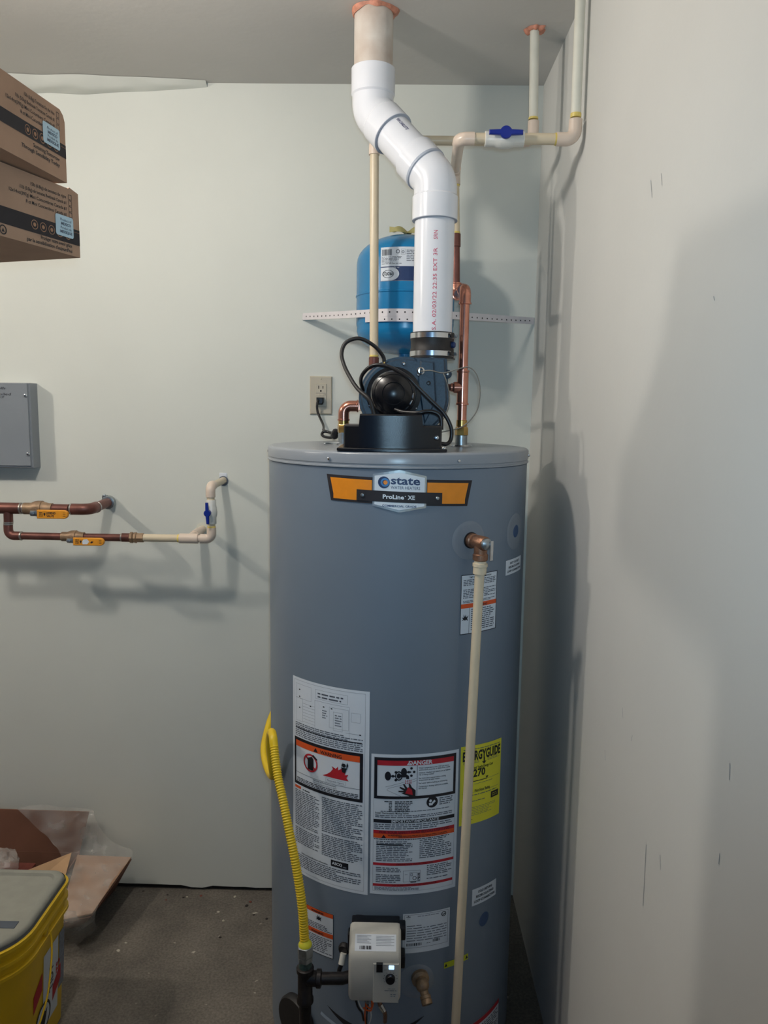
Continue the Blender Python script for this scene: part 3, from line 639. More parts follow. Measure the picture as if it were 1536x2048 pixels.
# --- burner door: proud curved plate with a crescent strip coloured dark as the gap's shadow
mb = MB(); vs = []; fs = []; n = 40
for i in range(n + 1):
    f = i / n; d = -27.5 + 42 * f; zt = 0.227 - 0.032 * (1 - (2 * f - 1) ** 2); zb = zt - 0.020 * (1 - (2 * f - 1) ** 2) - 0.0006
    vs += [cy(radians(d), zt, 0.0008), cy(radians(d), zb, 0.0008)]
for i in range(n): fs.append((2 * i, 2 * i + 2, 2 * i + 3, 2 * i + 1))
mb.add(vs, fs).build('door_gap_shadow', HOLE, wh)
mb = MB(); vs = []; fs = []
for i in range(n + 1):
    f = i / n; d = -30.5 + 48 * f; q = (2 * f - 1); zt = 0.205 - 0.028 * max(0, 1 - q * q)
    for z, l in ((0.04, 0.001), (0.045, 0.005), (zt - 0.004, 0.005), (zt, 0.001)): vs.append(cy(radians(d), z, l))
for i in range(n):
    for k in range(3): a = 4 * i + k; fs.append((a, a + 1, a + 5, a + 4))
mb.add(vs, fs).build('burner_door', JACKET, wh)
# --- raised black disc by the gas pipe
t = radians(-44.0); nn = Vector((sin(t), -cos(t), 0)); c0 = Vector(cy(t, 0.150))
MB().lathe([(0.056, 0), (0.056, 0.012), (0.052, 0.018), (0.001, 0.020)], c0, nn, 40).build('black_disc', RUBBER, wh)
# --- gas control valve
gx0, gx1, gz0, gz1 = -0.4775, -0.3715, 0.344, 0.474
gy = -0.872
gv = MB()
prof = [(-0.800, gz0 + 0.004), (-0.800, gz1 - 0.002), (-0.835, gz1), (gy + 0.006, gz1 - 0.022), (gy, gz1 - 0.034), (gy, gz0 + 0.012), (gy + 0.008, gz0)]
K = len(prof); xs = [(gx0, 0.006), (gx0 + 0.003, 0.0015), (gx0 + 0.008, 0.0), (gx1 - 0.008, 0.0), (gx1 - 0.003, 0.0015), (gx1, 0.006)]
ym = -0.83; zm = (gz0 + gz1) / 2; vs = []; fs = []
for x, ins in xs:
    for y, z in prof: vs.append((x, y + (ins if y < ym else -ins * 0.0), z + (ins if z < zm else -ins)))
for i in range(len(xs) - 1):
    for k in range(K): fs.append((i * K + k, i * K + (k + 1) % K, (i + 1) * K + (k + 1) % K, (i + 1) * K + k))
fs += [tuple(range(K)), tuple(range((len(xs) - 1) * K, len(xs) * K))]
gvo = gv.add(vs, fs).build('gas_control_valve', VALVEG, wh, ang=50)
MB().box((gx0 + 0.002, -0.812, gz1 - 0.02), (gx1 - 0.002, -0.774, gz1 - 0.003), 0.003).box((gx1 - 0.006, -0.815, gz1 - 0.032), (gx1 + 0.010, -0.785, gz1 - 0.004), 0.003).box((gx1 - 0.006, -0.815, gz0 + 0.034), (gx1 + 0.010, -0.785, gz0 + 0.062), 0.003).box((gx0 - 0.005, -0.815, gz0 + 0.07), (gx0 + 0.01, -0.79, gz0 + 0.11), 0.003).box((gx0 + 0.01, -0.80, gz0 + 0.02), (gx1 - 0.01, -0.765, gz1 - 0.01)).build('back_bracket', BLACKPL, gvo)
MB().prism([(-0.4275, gz0 + 0.004), (gx1 - 0.004, gz0 + 0.004), (gx1 - 0.004, gz1 - 0.040), (-0.4275, gz1 - 0.040)], lambda a, b, d: (a, d, b), gy - 0.002, gy + 0.002, 0.001).build('control_panel', VALVEG, gvo)
MB().prism([(-0.4210, 0.4165), (-0.4080, 0.4165), (-0.4080, 0.4365), (-0.4210, 0.4365)], lambda a, b, d: (a, d, b), gy - 0.005, gy, 0.0015).build('rocker_switch', BLACKPL, gvo)
MB().lathe([(0.0098, 0), (0.0098, 0.006), (0.0085, 0.009), (0.001, 0.0095)], (-0.3925, gy - 0.001, 0.4035), (0, -1, 0), 24).build('temperature_knob', BLACKPL, gvo)
MB().box((-0.3960, gy - 0.003, 0.4225), (-0.3850, gy, 0.4315), 0.0012).build('indicator_light', LEDM, gvo)
p = Print(lambda u, v, l: (u, gy - 0.0022 - l, v), 1)
for a in range(9):
    tt = radians(215 - a * 31); q, r = -0.3925 + 0.0135 * cos(tt), 0.4035 + 0.0135 * sin(tt); p.disc(P_BLACK, q, r, 0.0008, n=8)
p.text(P_GREY, 'ON', -0.4055, 0.4300, 0.0035, 'L'); p.text(P_GREY, 'OFF', -0.4055, 0.4205, 0.0035, 'L'); p.text(P_GREY, 'VERY HOT', -0.3900, 0.3790, 0.0032, 'C'); p.lines(P_GREY, -0.404, 0.3745, -0.379, 0.3775, 1); p.lines(P_LGREY, -0.392, 0.362, -0.380, 0.370, 2)
slope = (0.022) / ((-0.835) - (gy + 0.006))
ps = Print(lambda u, v, l: (u, gy + 0.006 + v * 0.031 - l * 0.6, gz1 - 0.022 + v * 0.022 + l), 1)
ps.rect(P_WHITE, gx0 + 0.012, 0.08, gx1 - 0.010, 0.92, 0.0004); ps.lines(P_GREY, gx0 + 0.015, 0.45, gx0 + 0.05, 0.88, 1, 0.02, 0.0007)
for i in range(7): ps.rect(P_LGREY, gx0 + 0.016, 0.46 + i * .06, gx0 + 0.045 - (i % 3) * .004, 0.48 + i * .06, 0.0007); ps.rect(P_LGREY, gx0 + 0.055, 0.36 + i * .075, gx1 - 0.014 - (i % 2) * .006, 0.38 + i * .075, 0.0007)
ps.bars(P_BLACK, gx0 + 0.022, 0.16, gx0 + 0.046, 0.34, 14, 0.0007); ps.build(gvo); p.build(gvo)
# wires and pilot tube below the control valve
for m_, pts, r in [(BLACKWIRE, [(-0.462, -0.835, 0.346), (-0.463, -0.838, 0.325), (-0.458, -0.842, 0.31), (-0.450, -0.84, 0.296), (-0.447, -0.83, 0.27)], 0.0022), (WHITEW, [(-0.457, -0.84, 0.346), (-0.458, -0.845, 0.33), (-0.452, -0.848, 0.315), (-0.446, -0.845, 0.305)], 0.0014), (GREYWIRE, [(-0.448, -0.84, 0.346), (-0.444, -0.85, 0.335), (-0.438, -0.848, 0.325), (-0.436, -0.84, 0.345)], 0.0020), (ORANGEW, [(-0.443, -0.845, 0.322), (-0.436, -0.85, 0.316), (-0.428, -0.85, 0.320), (-0.427, -0.845, 0.346)], 0.0016), (ORANGEW, [(-0.447, -0.845, 0.312), (-0.438, -0.852, 0.312), (-0.430, -0.85, 0.314), (-0.431, -0.845, 0.346)], 0.0016), (ORANGEW, [(-0.442, -0.84, 0.32), (-0.444, -0.84, 0.29), (-0.442, -0.83, 0.26)], 0.0016), (WHITEW, [(-0.434, -0.84, 0.316), (-0.431, -0.842, 0.29), (-0.436, -0.83, 0.26)], 0.0012), (BLACKWIRE, [(-0.438, -0.84, 0.315), (-0.440, -0.84, 0.29), (-0.440, -0.83, 0.25)], 0.0016)]:
    MB().tube(spline(pts, 6), r, 8).build('wire', m_, gvo)
MB().tube(spline([(-0.416, -0.835, 0.346), (-0.414, -0.845, 0.325), (-0.408, -0.848, 0.312), (-0.402, -0.84, 0.295), (-0.402, -0.82, 0.26)], 8), 0.0042, 12).build('burner_tube', BRONZE, gvo)
MB().lathe([(0.0055, 0), (0.0055, 0.012), (0.0048, 0.016)], (-0.4125, -0.8475, 0.322), (0.5, -0.1, -0.85), 12).build('tube_nut', STEEL, gvo)
# igniter plug
t = radians(-19.4); c0 = Vector(cy(t, 0.3790)); nn = Vector((sin(t), -cos(t), 0))
ig = MB().lathe([(0.013, 0), (0.013, 0.006), (0.010, 0.011), (0.004, 0.012)], c0, nn, 24).build('igniter_grommet', RUBBER, wh)
a = c0 + nn * 0.012
MB().tube([a + Vector((0.002, -0.004, -0.002)), a + Vector((-0.002, -0.012, -0.022))], 0.0068, 12).build('connector', WHITEPL, ig)
MB().tube(spline([a + Vector((-0.002, -0.012, -0.022)), a + Vector((-0.006, -0.014, -0.034)), a + Vector((-0.006, -0.014, -0.045))]), 0.0048, 10).build('wire_sleeve', BLACKWIRE, ig)
for dx, m_ in ((-0.0018, WHITEW), (0.0010, ORANGEW), (0.003, BLACKWIRE)):
    MB().tube(spline([a + Vector((-0.006 + dx, -0.014, -0.044)), a + Vector((-0.005 + dx, -0.015, -0.055)), a + Vector((0.002 + dx, -0.012, -0.067))]), 0.0013, 8).build('wire', m_, ig)

# ================================================================== VENT BLOWER
bl = thing('vent_blower', 'black and dark blue exhaust blower on top of the water heater', 'blower', (-0.40, -0.60, HT))
XZ = lambda a, b, d: (a, d, b)
MB().prism([(-0.5157, -0.748), (-0.48, -0.760), (-0.44, -0.767), (-0.404, -0.769), (-0.37, -0.767), (-0.33, -0.760), (-0.2950, -0.746), (-0.2950, -0.45), (-0.5157, -0.45)], lambda a, b, d: (a, b, d), HT + 0.0072, HT + 0.0012, 0.0015).build('base_plate', BLACKSAT, bl)
xs_ = [-0.5035, -0.5005, -0.487, -0.4725, -0.4705] + [-0.4690 + 0.1215 * i / 10 for i in range(11)] + [-0.3460, -0.3440, -0.330, -0.318, -0.308, -0.3050]
def cov_top(x): return 1.5085 if x < -0.4708 or x > -0.3445 else 1.5305
def cov_y(x):
    e = min(x + 0.5035, -0.3050 - x); return -0.748 + 0.020 * ((x + 0.404) / 0.1) ** 2 + (0.003 if e < 0.001 else 0)
vs = []; fs = []
for x in xs_:
    zt = cov_top(x); y = cov_y(x); vs += [(x, y, HT + 0.007), (x, y, zt - 0.003), (x, y + 0.003, zt), (x, -0.615, zt), (x, -0.615, HT + 0.007)]
for i in range(len(xs_) - 1):
    for k in range(5): fs.append((5 * i + k, 5 * i + (k + 1) % 5, 5 * i + 5 + (k + 1) % 5, 5 * i + 5 + k))
fs += [(0, 1, 2, 3, 4), tuple(range(len(vs) - 5, len(vs)))]
MB().add(vs, fs).build('wiring_cover', BLACKSAT, bl, ang=30)
screw((-0.3160, -0.7330, 1.4845), (0, -1, 0), 0.0052, STEEL, bl, 'cover_screw', 0.004); screw((-0.3010, -0.738, HT + 0.0072), (0, 0, 1), 0.0045, STEEL, bl, 'cover_screw', 0.004)
cx, cz, rx, rz = -0.381, 1.5665, 0.0955, 0.0850
def scroll(g):
    pts = [(-0.2920 + g, 1.6535), (-0.3590 - g * .3, 1.6535)]
    for i in range(41):
        a = radians(76 + (360 - 76 - 2) * i / 40); pts.append((cx + (rx + g) * cos(a), cz + (rz + g) * sin(a)))
    return pts
def low(pl): return [(a, max(b, HT + 0.006)) for a, b in pl]
MB().prism(low(scroll(0.0)), XZ, -0.575, -0.455, 0.004).build('scroll_housing', HOUSING, bl, ang=30)
MB().prism(low(scroll(0.0055)), XZ, -0.548, -0.536, 0.0015).build('housing_flange', HOUSING, bl, ang=30)
MB().prism([(cx - 0.060 + 0.0, 1.52), (-0.335, 1.508), (-0.309, 1.56), (-0.316, 1.645), (-0.347, 1.648), (-0.352, 1.600)][1:] , XZ, -0.580, -0.570, 0.004).build('outlet_face', HOUSING, bl, ang=30)
for a, b, r in [(-0.4160, 1.6335, .0045), (-0.3830, 1.6395, .0045), (-0.4560, 1.5480, .0045), (-0.3550, 1.5440, .0045), (-0.3405, 1.6350, .0035), (-0.3510, 1.6160, .0035)]: screw((a, -0.5755, b), (0, -1, 0), r, STEEL, bl, 'housing_screw', 0.004)
for a, b in [(-0.2850, 1.6195), (-0.2925, 1.5490)]:
    MB().lathe([(0.010, 0), (0.010, 0.010), (0.007, 0.012)], (a, -0.540, b), (0, -1, 0), 18).build('lug', HOUSING, bl); screw((a, -0.552, b), (0, -1, 0), 0.0038, STEEL, bl, 'lug_screw', 0.003)
MB().lathe([(0.0085, 0), (0.0085, 0.008), (0.0055, 0.009), (0.0055, 0.003), (0.001, 0.003)], (-0.3455, -0.575, 1.6245), (0, -1, 0), 20).build('sensor_port', STEEL, bl); MB().lathe([(0.0050, 0), (0.004, 0.003), (0.001, 0.0035)], (-0.3275, -0.5795, 1.5985), (0, -1, 0), 16).build('plug', BLACKPL, bl)
mc = (-0.4040, -0.575, 1.5730)
MB().lathe([(0.0600, 0), (0.0600, 0.004), (0.0500, 0.006), (0.0480, 0.030), (0.0480, 0.082), (0.0460, 0.088), (0.0455, 0.092), (0.0400, 0.0955), (0.0395, 0.0945), (0.0340, 0.0985), (0.0235, 0.1030), (0.0225, 0.1015), (0.0170, 0.1040), (0.0100, 0.1062), (0.0050, 0.1070), (0.0005, 0.1072)], mc, (0, -1, 0), 56).build('motor', BLACKPL, bl, ang=25)
for i in range(5):
    a = radians(-46 + i * 20); q = Vector((mc[0] + 0.0405 * cos(a), mc[1] - 0.0925, mc[2] + 0.0405 * sin(a)))
    MB().box((-0.0016, -0.0025, -0.0055), (0.0016, 0.0025, 0.0055), 0.0006).xf(Matrix.Translation(q) @ Matrix.Rotation(-a, 4, 'Y')).build('vent_rib', STEEL if i in (1, 2) else BLACKPL, bl)
# hose and wires on the blower
MB().tube(spline([(-0.4255, -0.575, 1.6440), (-0.4290, -0.578, 1.6560), (-0.4476, -0.59, 1.6761), (-0.479, -0.60, 1.6905), (-0.5069, -0.605, 1.6817), (-0.5164, -0.61, 1.6594), (-0.5109, -0.62, 1.634), (-0.4960, -0.645, 1.6060), (-0.4780, -0.665, 1.5810), (-0.4530, -0.683, 1.5590), (-0.4430, -0.684, 1.5300)], 8), 0.0042, 12).build('pressure_hose', RUBBER, bl)
MB().tube([(-0.4255, -0.575, 1.640), (-0.4262, -0.575, 1.651)], 0.0028, 10).build('hose_barb', BRASS, bl)
MB().tube(spline([(-0.470, -0.60, 1.580), (-0.4740, -0.630, 1.5980), (-0.4690, -0.66, 1.6120), (-0.4540, -0.675, 1.6260), (-0.4340, -0.683, 1.6305), (-0.4067, -0.69, 1.6236), (-0.3748, -0.70, 1.605), (-0.3541, -0.70, 1.5851), (-0.324, -0.70, 1.5563), (-0.2999, -0.70, 1.5333), (-0.2849, -0.70, 1.505), (-0.2844, -0.70, 1.4815), (-0.2930, -0.705, 1.4715), (-0.306, -0.71, 1.4725)], 8), 0.0040, 12).build('motor_cable', BLACKWIRE, bl)
MB().tube(spline([(-0.400, -0.672, 1.5400), (-0.3818, -0.685, 1.5350), (-0.3531, -0.70, 1.5340), (-0.3338, -0.70, 1.5375), (-0.3153, -0.70, 1.5341), (-0.3060, -0.70, 1.523), (-0.3044, -0.70, 1.500)], 8), 0.0042, 12).build('motor_cable', BLACKWIRE, bl)
MB().tube(spline([(-0.3454, -0.584, 1.6235), (-0.325, -0.60, 1.6246), (-0.3, -0.60, 1.6196), (-0.2786, -0.60, 1.6242), (-0.2572, -0.60, 1.6308), (-0.241, -0.60, 1.6321), (-0.2255, -0.60, 1.6174), (-0.2171, -0.60, 1.5876), (-0.2193, -0.60, 1.5501), (-0.2316, -0.60, 1.5251), (-0.2496, -0.60, 1.5076), (-0.2646, -0.61, 1.5009), (-0.2971, -0.63, 1.4939), (-0.308, -0.64, 1.4920)], 8), 0.0013, 8).build('sensor_wire', GREYWIRE, bl)
MB().tube(spline([(-0.2960, -0.582, 1.620), (-0.288, -0.585, 1.600), (-0.281, -0.58, 1.57), (-0.283, -0.58, 1.545), (-0.296, -0.58, 1.515), (-0.305, -0.62, 1.495)], 8), 0.0012, 8).build('sensor_wire', GREYWIRE, bl)

# ================================================================== VENT PIPE (white PVC flue)
vp = thing('vent_pipe', 'white PVC exhaust vent pipe with offset elbows rising into the ceiling', 'pipe', (-0.318, -0.50, 1.66))
B0 = Vector((-0.318, -0.50, 2.045)); B1 = Vector((-0.462, -0.40, 2.222)); DI = (B1 - B0).normalized()
R_P, R_H, R_B = 0.0445, 0.0505, 0.0478
lowp = MB().tube([(-0.318, -0.50, 1.662), (-0.318, -0.50, 2.00)], R_P, 48).build('pipe_section', PVC, vp)
e0 = B0 - Vector((0, 0, 0.036)); e1 = B0 + DI * 0.036
def elbow(a, b, c, la, lb, mt, name='elbow_fitting'):
    # a -> corner b -> c directions; hubs of length la / lb outside the swept body
    a, b, c = Vector(a), Vector(b), Vector(c); d1 = (a - b).normalized(); d2 = (c - b).normalized(); k = 0.036
    mb = MB().tube(bend([b + d1 * (k + 0.006), b, b + d2 * (k + 0.006)], 0.085, 14), R_B, 48)
    for d, L in ((d1, la), (d2, lb)):
        mb.lathe([(R_B, k - 0.003), (R_H, k + 0.001), (R_H, k + L), (R_H - 0.0012, k + L + 0.001), (R_P + 0.0003, k + L + 0.001)], b, d, 48, caps=False)
    o = mb.build(name, mt, vp, ang=32)
    return o
el0 = elbow(B0 - Vector((0, 0, 1)), B0, B0 + DI, 0.050, 0.046, PVC)
el1 = elbow(B1 - DI, B1, B1 + Vector((0, 0, 1)), 0.046, 0.056, PVC)
def endface(b, d, off, par):
    MB().lathe([(R_P, off), (R_H, off)], b, d, 48, caps=False).build('hub_edge', PVCEDGE, par)
endface(B1, -DI, 0.0835, el1); endface(B0, Vector((0, 0, -1)), 0.0875, el0); MB().lathe([(R_B + 0.0002, 0.0335), (R_H + 0.0003, 0.0355), (R_H + 0.0004, 0.041)], B0, DI, 48, caps=False).build('hub_edge', PVCEDGE, el0)
midp = MB().tube([B0 + DI * 0.05, B1 - DI * 0.05], R_P, 48).build('pipe_section', PVC, vp)
MB().tube([B1 + Vector((0, 0, 0.05)), (B1.x, B1.y, CH + 0.02)], R_P, 48).build('old_pipe_stub', PVCOLD, vp)
# printing on the pipes
pr = Print(lambda u, v, l: (-0.318 + (R_P + 0.0003) * sin(u / R_P), -0.50 - (R_P + 0.0003) * cos(u / R_P), v), 1)
pr.text(P_PINK, 'S.A. 02/03/22 22:35 EXT 3R', 0.0050, 1.7160, 0.0125, 'L', rot=pi / 2, width=0.1760); pr.text(P_PINK, 'SRN', 0.0050, 1.9100, 0.0125, 'L', rot=pi / 2, width=0.0190)
pr.build(lowp)
sx_ = Vector((0, -1, 0)); q1 = (sx_ - DI * sx_.dot(DI)).normalized(); q2 = DI.cross(q1)
def onmid(u, v, l):
    t = u / R_P; return B0 + DI * v + (R_P + 0.0003) * (cos(t) * q1 + sin(t) * q2)
pr = Print(onmid, 1); sgn = 1
pr.text(P_PURPLE, 'VAN CHARLOTTE', 0.017, 0.160, 0.011, 'L', rot=-pi / 2, bold=0.03, width=0.040)
pr.rect(P_PURPLE, 0.010, 0.166, 0.024, 0.170); pr.rect(P_PURPLE, 0.012, 0.1735, 0.022, 0.178)
pr.build(midp)
# rubber coupling and its clamps
rc = MB().lathe([(0.0455, 1.6565), (0.0495, 1.657), (0.0495, 1.676), (0.0485, 1.679), (0.0485, 1.694), (0.0495, 1.697), (0.0495, 1.713), (0.0455, 1.714)], (-0.318, -0.50, 0), n=48).build('rubber_coupling', RUBBER, vp)
MB().lathe([(0.038, 1.6540), (0.0530, 1.6540), (0.0530, 1.6565), (0.038, 1.6565)], (-0.318, -0.50, 0), n=48).build('outlet_ring', BLACKPL, vp)
for z in (1.666, 1.7055):
    MB().lathe([(0.0497, z - 0.0055), (0.0507, z - 0.0055), (0.0507, z + 0.0055), (0.0497, z + 0.0055)], (-0.318, -0.50, 0), n=48, caps=False).build('hose_clamp', STEEL, rc)
    t = radians(52); q = Vector((-0.318 + 0.052 * sin(t), -0.50 - 0.052 * cos(t), z)); MB().box((-0.0065, -0.004, -0.005), (0.0065, 0.004, 0.005), 0.001).xf(Matrix.Translation(q) @ Matrix.Rotation(t, 4, 'Z')).build('clamp_housing', BLACKPL, rc)
    t = radians(68); q = Vector((-0.318 + 0.0545 * sin(t), -0.50 - 0.0545 * cos(t), z)); MB().tube([q, q + Vector((0.006 * cos(t) , 0.006 * sin(t), 0))], 0.0042, 6).build('clamp_screw', ZINC, rc)
t = radians(66); q = Vector((-0.318 + 0.0500 * sin(t), -0.50 - 0.0500 * cos(t), 1.686)); MB().lathe([(0.007, -0.016), (0.007, 0.003), (0.0045, 0.006)], q, (0.95, -0.3, 0), 16).build('coupling_nub', P_NAVY, rc)

# fire-stop putty where the pipes pass the ceiling
def caulk(name, c, r0, r1, seed, label_, lobes):
    mb = MB(); vs = []; fs = []; n = 48
    for j in range(n):
        a = 2 * pi * j / n; k = 1.0
        for la, wdt, amp in lobes:
            d = (a - radians(la) + pi) % (2 * pi) - pi; k += amp * math.exp(-(d / wdt) ** 2)
        nz = noise.noise((cos(a) * 2.2 + seed, sin(a) * 2.2, 0.3)); ro = r0 + (r1 - r0) * k * (0.9 + 0.7 * nz); h = 0.006 * (1 + 0.7 * nz)
        for r, z in ((r0 - 0.002, CH - h * 1.2), (r0 + (ro - r0) * 0.35, CH - h * 1.6), (r0 + (ro - r0) * 0.75, CH - h), (ro, CH - 0.0003)): vs.append((c[0] + r * cos(a), c[1] + r * sin(a), z))
    for j in range(n):
        jj = (j + 1) % n
        for k in range(3): fs.append((j * 4 + k, jj * 4 + k, jj * 4 + k + 1, j * 4 + k + 1))
    return tag(mb.add(vs, fs).build(name, CAULK, ang=80), label_, 'sealant', 'orange ceiling sealant')
caulk('firestop_putty', (B1.x, B1.y), R_P, 0.050, 1.0, 'orange putty smeared around the wide white vent pipe at the ceiling', [(10, 0.7, 1.6), (100, 0.6, 0.3)])
caulk('firestop_putty', (-0.0835, -0.325), 0.0105, 0.021, 4.0, 'orange putty smeared around the thin pipe at the ceiling', [(-15, 0.6, 0.9), (180, 0.5, 0.3)])

# ================================================================== WATER PIPES OVER THE HEATER
RC = 0.0108
def pipe(par, pts, r, m_, name='pipe_section', n=20): return MB().tube(pts, r, n).build(name, m_, par)
def collar(par, a, b, r, m_, name='coupling'):
    a, b = Vector(a), Vector(b); d = (b - a).normalized(); L = (b - a).length
    return MB().lathe([(r - 0.0018, 0), (r, 0.0008), (r, L - 0.0008), (r - 0.0018, L)], a, d, 24).build(name, m_, par)
def ell(par, a, b, c, r, m_, leg=0.024, rad=0.016, name='elbow', bead=False):
    a, b, c = Vector(a), Vector(b), Vector(c); d1 = (a - b).normalized(); d2 = (c - b).normalized()
    mb = MB().tube(bend([b + d1 * leg, b, b + d2 * leg], rad, 10), r, 22)
    if bead:
        for d in (d1, d2):
            mb.lathe([(r * 0.9, leg - 0.004), (r * 1.14, leg - 0.003), (r * 1.14, leg), (r * 0.9, leg + 0.001)], b + d * 0.0, d, 22)
    return mb.build(name, m_, par)
def glue(par, c, d, r=RC + 0.0006): return MB().lathe([(r, -0.002), (r + 0.0004, 0), (r, 0.0025)], c, d, 20).build('glue_band', PRIMER, par)

# hot line: far riser -> back run -> left drop -> left nipple
hp = thing('hot_water_pipe', 'cream plastic pipe running behind the vent and down its left side', 'pipe', (-0.46, -0.33, 1.60))
HYp = -0.33; hz = 2.184
pipe(hp, [(-0.0835, -0.325, CH + 0.02), (-0.0790, HYp, 2.235)], RC, CPVCP, 'riser'); glue(hp, (-0.0792, HYp, 2.236), (0, 0, 1))
ell(hp, (-0.079, HYp, 2.4), (-0.0785, HYp, hz), (-0.5, HYp, hz), 0.0132, CPVCF, 0.046, 0.020)
pipe(hp, [(-0.10, HYp, hz), (-0.44, HYp, hz)], RC, CPVC)
ell(hp, (-0.1, HYp, hz), (-0.4600, HYp, hz), (-0.4570, HYp, 1.5), 0.0132, CPVCF, 0.034, 0.018)
pipe(hp, [(-0.4595, HYp, 2.16), (-0.4550, HYp, 1.670)], RC, CPVC); glue(hp, (-0.455, HYp, 1.672), (0, 0, 1))
collar(hp, (-0.455, HYp, 1.640), (-0.455, HYp, 1.669), 0.0128, COPPEROLD, 'copper_adapter')
lx, ly = -0.5205, -0.470
pipe(hp, bend([(-0.455, HYp, 1.645), (-0.455, HYp, 1.547), (-0.489, -0.43, 1.547), (-0.490, -0.470, 1.547)], 0.018), 0.0108, COPPER, 'copper_pipe')
ell(hp, (-0.45, ly, 1.547), (lx, ly, 1.547), (lx, ly, 1.40), 0.0128, COPPER, 0.034, 0.026, bead=True)
collar(hp, (lx, ly, 1.503), (lx, ly, 1.522), 0.0125, BRASS, 'brass_nut'); MB().lathe([(0.0135, 1.484), (0.0150, 1.486), (0.0150, 1.502), (0.0125, 1.505)], (lx, ly, 0), n=6).build('brass_nut', BRASS, hp)
collar(hp, (lx, ly, HT + 0.0012), (lx, ly, 1.486), 0.0128, ZINC, 'heater_nipple'); MB().lathe([(0.024, HT + 0.001), (0.022, HT + 0.003), (0.013, HT + 0.003)], (lx, ly, 0), n=28).build('escutcheon', STEEL, hp)

# cold line with the blue-handled shut-off
cp = thing('cold_water_pipe', 'pipe beside the right wall with white ball valve, turning to copper', 'pipe', (-0.2435, -0.47, HT))
CYp, cz_ = -0.535, 2.122
pipe(cp, [(-0.022, -0.530, CH + 0.02), (-0.022, CYp, 2.168)], RC, CPVCP, 'riser'); glue(cp, (-0.022, CYp, 2.168), (0, 0, 1)); glue(cp, (-0.022, CYp, 2.172), (0, 0, 1))
ell(cp, (-0.022, CYp, 2.4), (-0.022, CYp, cz_), (-0.3, CYp, cz_), 0.0142, CPVCF, 0.040, 0.022)
pipe(cp, [(-0.05, CYp, cz_), (-0.150, CYp, cz_)], 0.0118, CPVC); glue(cp, (-0.0635, CYp, cz_), (1, 0, 0), 0.0125)
vb = MB().lathe([(0.0150, -0.042), (0.0158, -0.041), (0.0158, -0.021), (0.0175, -0.017), (0.0195, -0.008), (0.0195, 0.008), (0.0175, 0.017), (0.0158, 0.021), (0.0158, 0.041), (0.0150, 0.042)], (-0.1735, CYp, cz_ - 0.001), (1, 0, 0), 28).build('ball_valve', WHITEPL, cp)
MB().lathe([(0.0085, 0.010), (0.0085, 0.024)], (-0.1735, CYp, cz_), (0, -1, 0.12), 18).build('valve_stem', BLUEPL, vb)
def vhandle(c, ax1, par, L=0.036, w=0.0058, r=0.013):
    c = Vector(c); a = Vector(ax1).normalized(); b = a.cross(Vector((0, -1, 0))).normalized(); pts = []
    for i in range(40):
        t = 2 * pi * i / 40; q = cos(t) * r, sin(t) * r; pts.append(q)
    k = math.asin(w / r)
    out = [(L, -w * .8), (L, w * .8)] + [(r * cos(k + (pi - 2 * k) * i / 12), r * sin(k + (pi - 2 * k) * i / 12)) for i in range(13)] + [(-L, w * .8), (-L, -w * .8)] + [(r * cos(pi + k + (pi - 2 * k) * i / 12), r * sin(pi + k + (pi - 2 * k) * i / 12)) for i in range(13)]
    MB().prism(out, lambda u, v, d: c + a * u + b * v + Vector((0, d, 0)), 0.0, 0.007, 0.0015).build('valve_handle', BLUEPL, par, ang=30)
vhandle((-0.1735, CYp - 0.031, cz_ + 0.004), (1, 0, 0), vb)
pipe(cp, [(-0.200, CYp, cz_), (-0.250, CYp, cz_)], RC + 0.0006, CPVC); glue(cp, (-0.2405, CYp, cz_), (1, 0, 0))
ell(cp, (-0.2, CYp, cz_), (-0.2700, CYp, cz_ - 0.001), (-0.266, -0.3, cz_ - 0.001), 0.0138, CPVCF, 0.032, 0.020)
pipe(cp, [(-0.2695, CYp + 0.02, cz_ - 0.001), (-0.2625, -0.315, cz_ - 0.001)], 0.0122, CPVCF)
ell(cp, (-0.2655, -0.5, cz_ - 0.001), (-0.2620, -0.300, cz_ - 0.001), (-0.258, -0.30, 1.9), 0.0135, CPVCF, 0.030, 0.018)
pipe(cp, [(-0.2615, -0.300, 2.10), (-0.2565, -0.300, 1.975)], RC, CPVC); glue(cp, (-0.2608, -0.30, 2.089), (0, 0, 1)); glue(cp, (-0.2567, -0.30, 1.977), (0, 0, 1))
collar(cp, (-0.2560, -0.300, 1.943), (-0.2565, -0.300, 1.975), 0.0128, COPPEROLD, 'copper_adapter')
pipe(cp, [(-0.2560, -0.300, 1.95), (-0.2530, -0.300, 1.84)], 0.0108, COPPEROLD, 'copper_pipe')
ell(cp, (-0.253, -0.30, 2.0), (-0.2525, -0.300, 1.826), (-0.2435, -0.47, 1.816), 0.0128, COPPER, 0.030, 0.018, bead=True)
pipe(cp, [(-0.2515, -0.32, 1.825), (-0.2445, -0.45, 1.817)], 0.0108, COPPER, 'copper_pipe')
ell(cp, (-0.2525, -0.30, 1.826), (-0.2435, -0.470, 1.816), (-0.2435, -0.47, 1.3), 0.0135, COPPER, 0.034, 0.022, bead=True)
pipe(cp, [(-0.2435, -0.47, 1.80), (-0.2435, -0.47, 1.49)], 0.0110, COPPER, 'copper_pipe')
tee = MB().lathe([(0.0112, 1.552), (0.0150, 1.553), (0.0150, 1.556), (0.0132, 1.558), (0.0132, 1.627), (0.0150, 1.629), (0.0150, 1.632), (0.0112, 1.633)], (-0.2435, -0.47, 0), n=24)
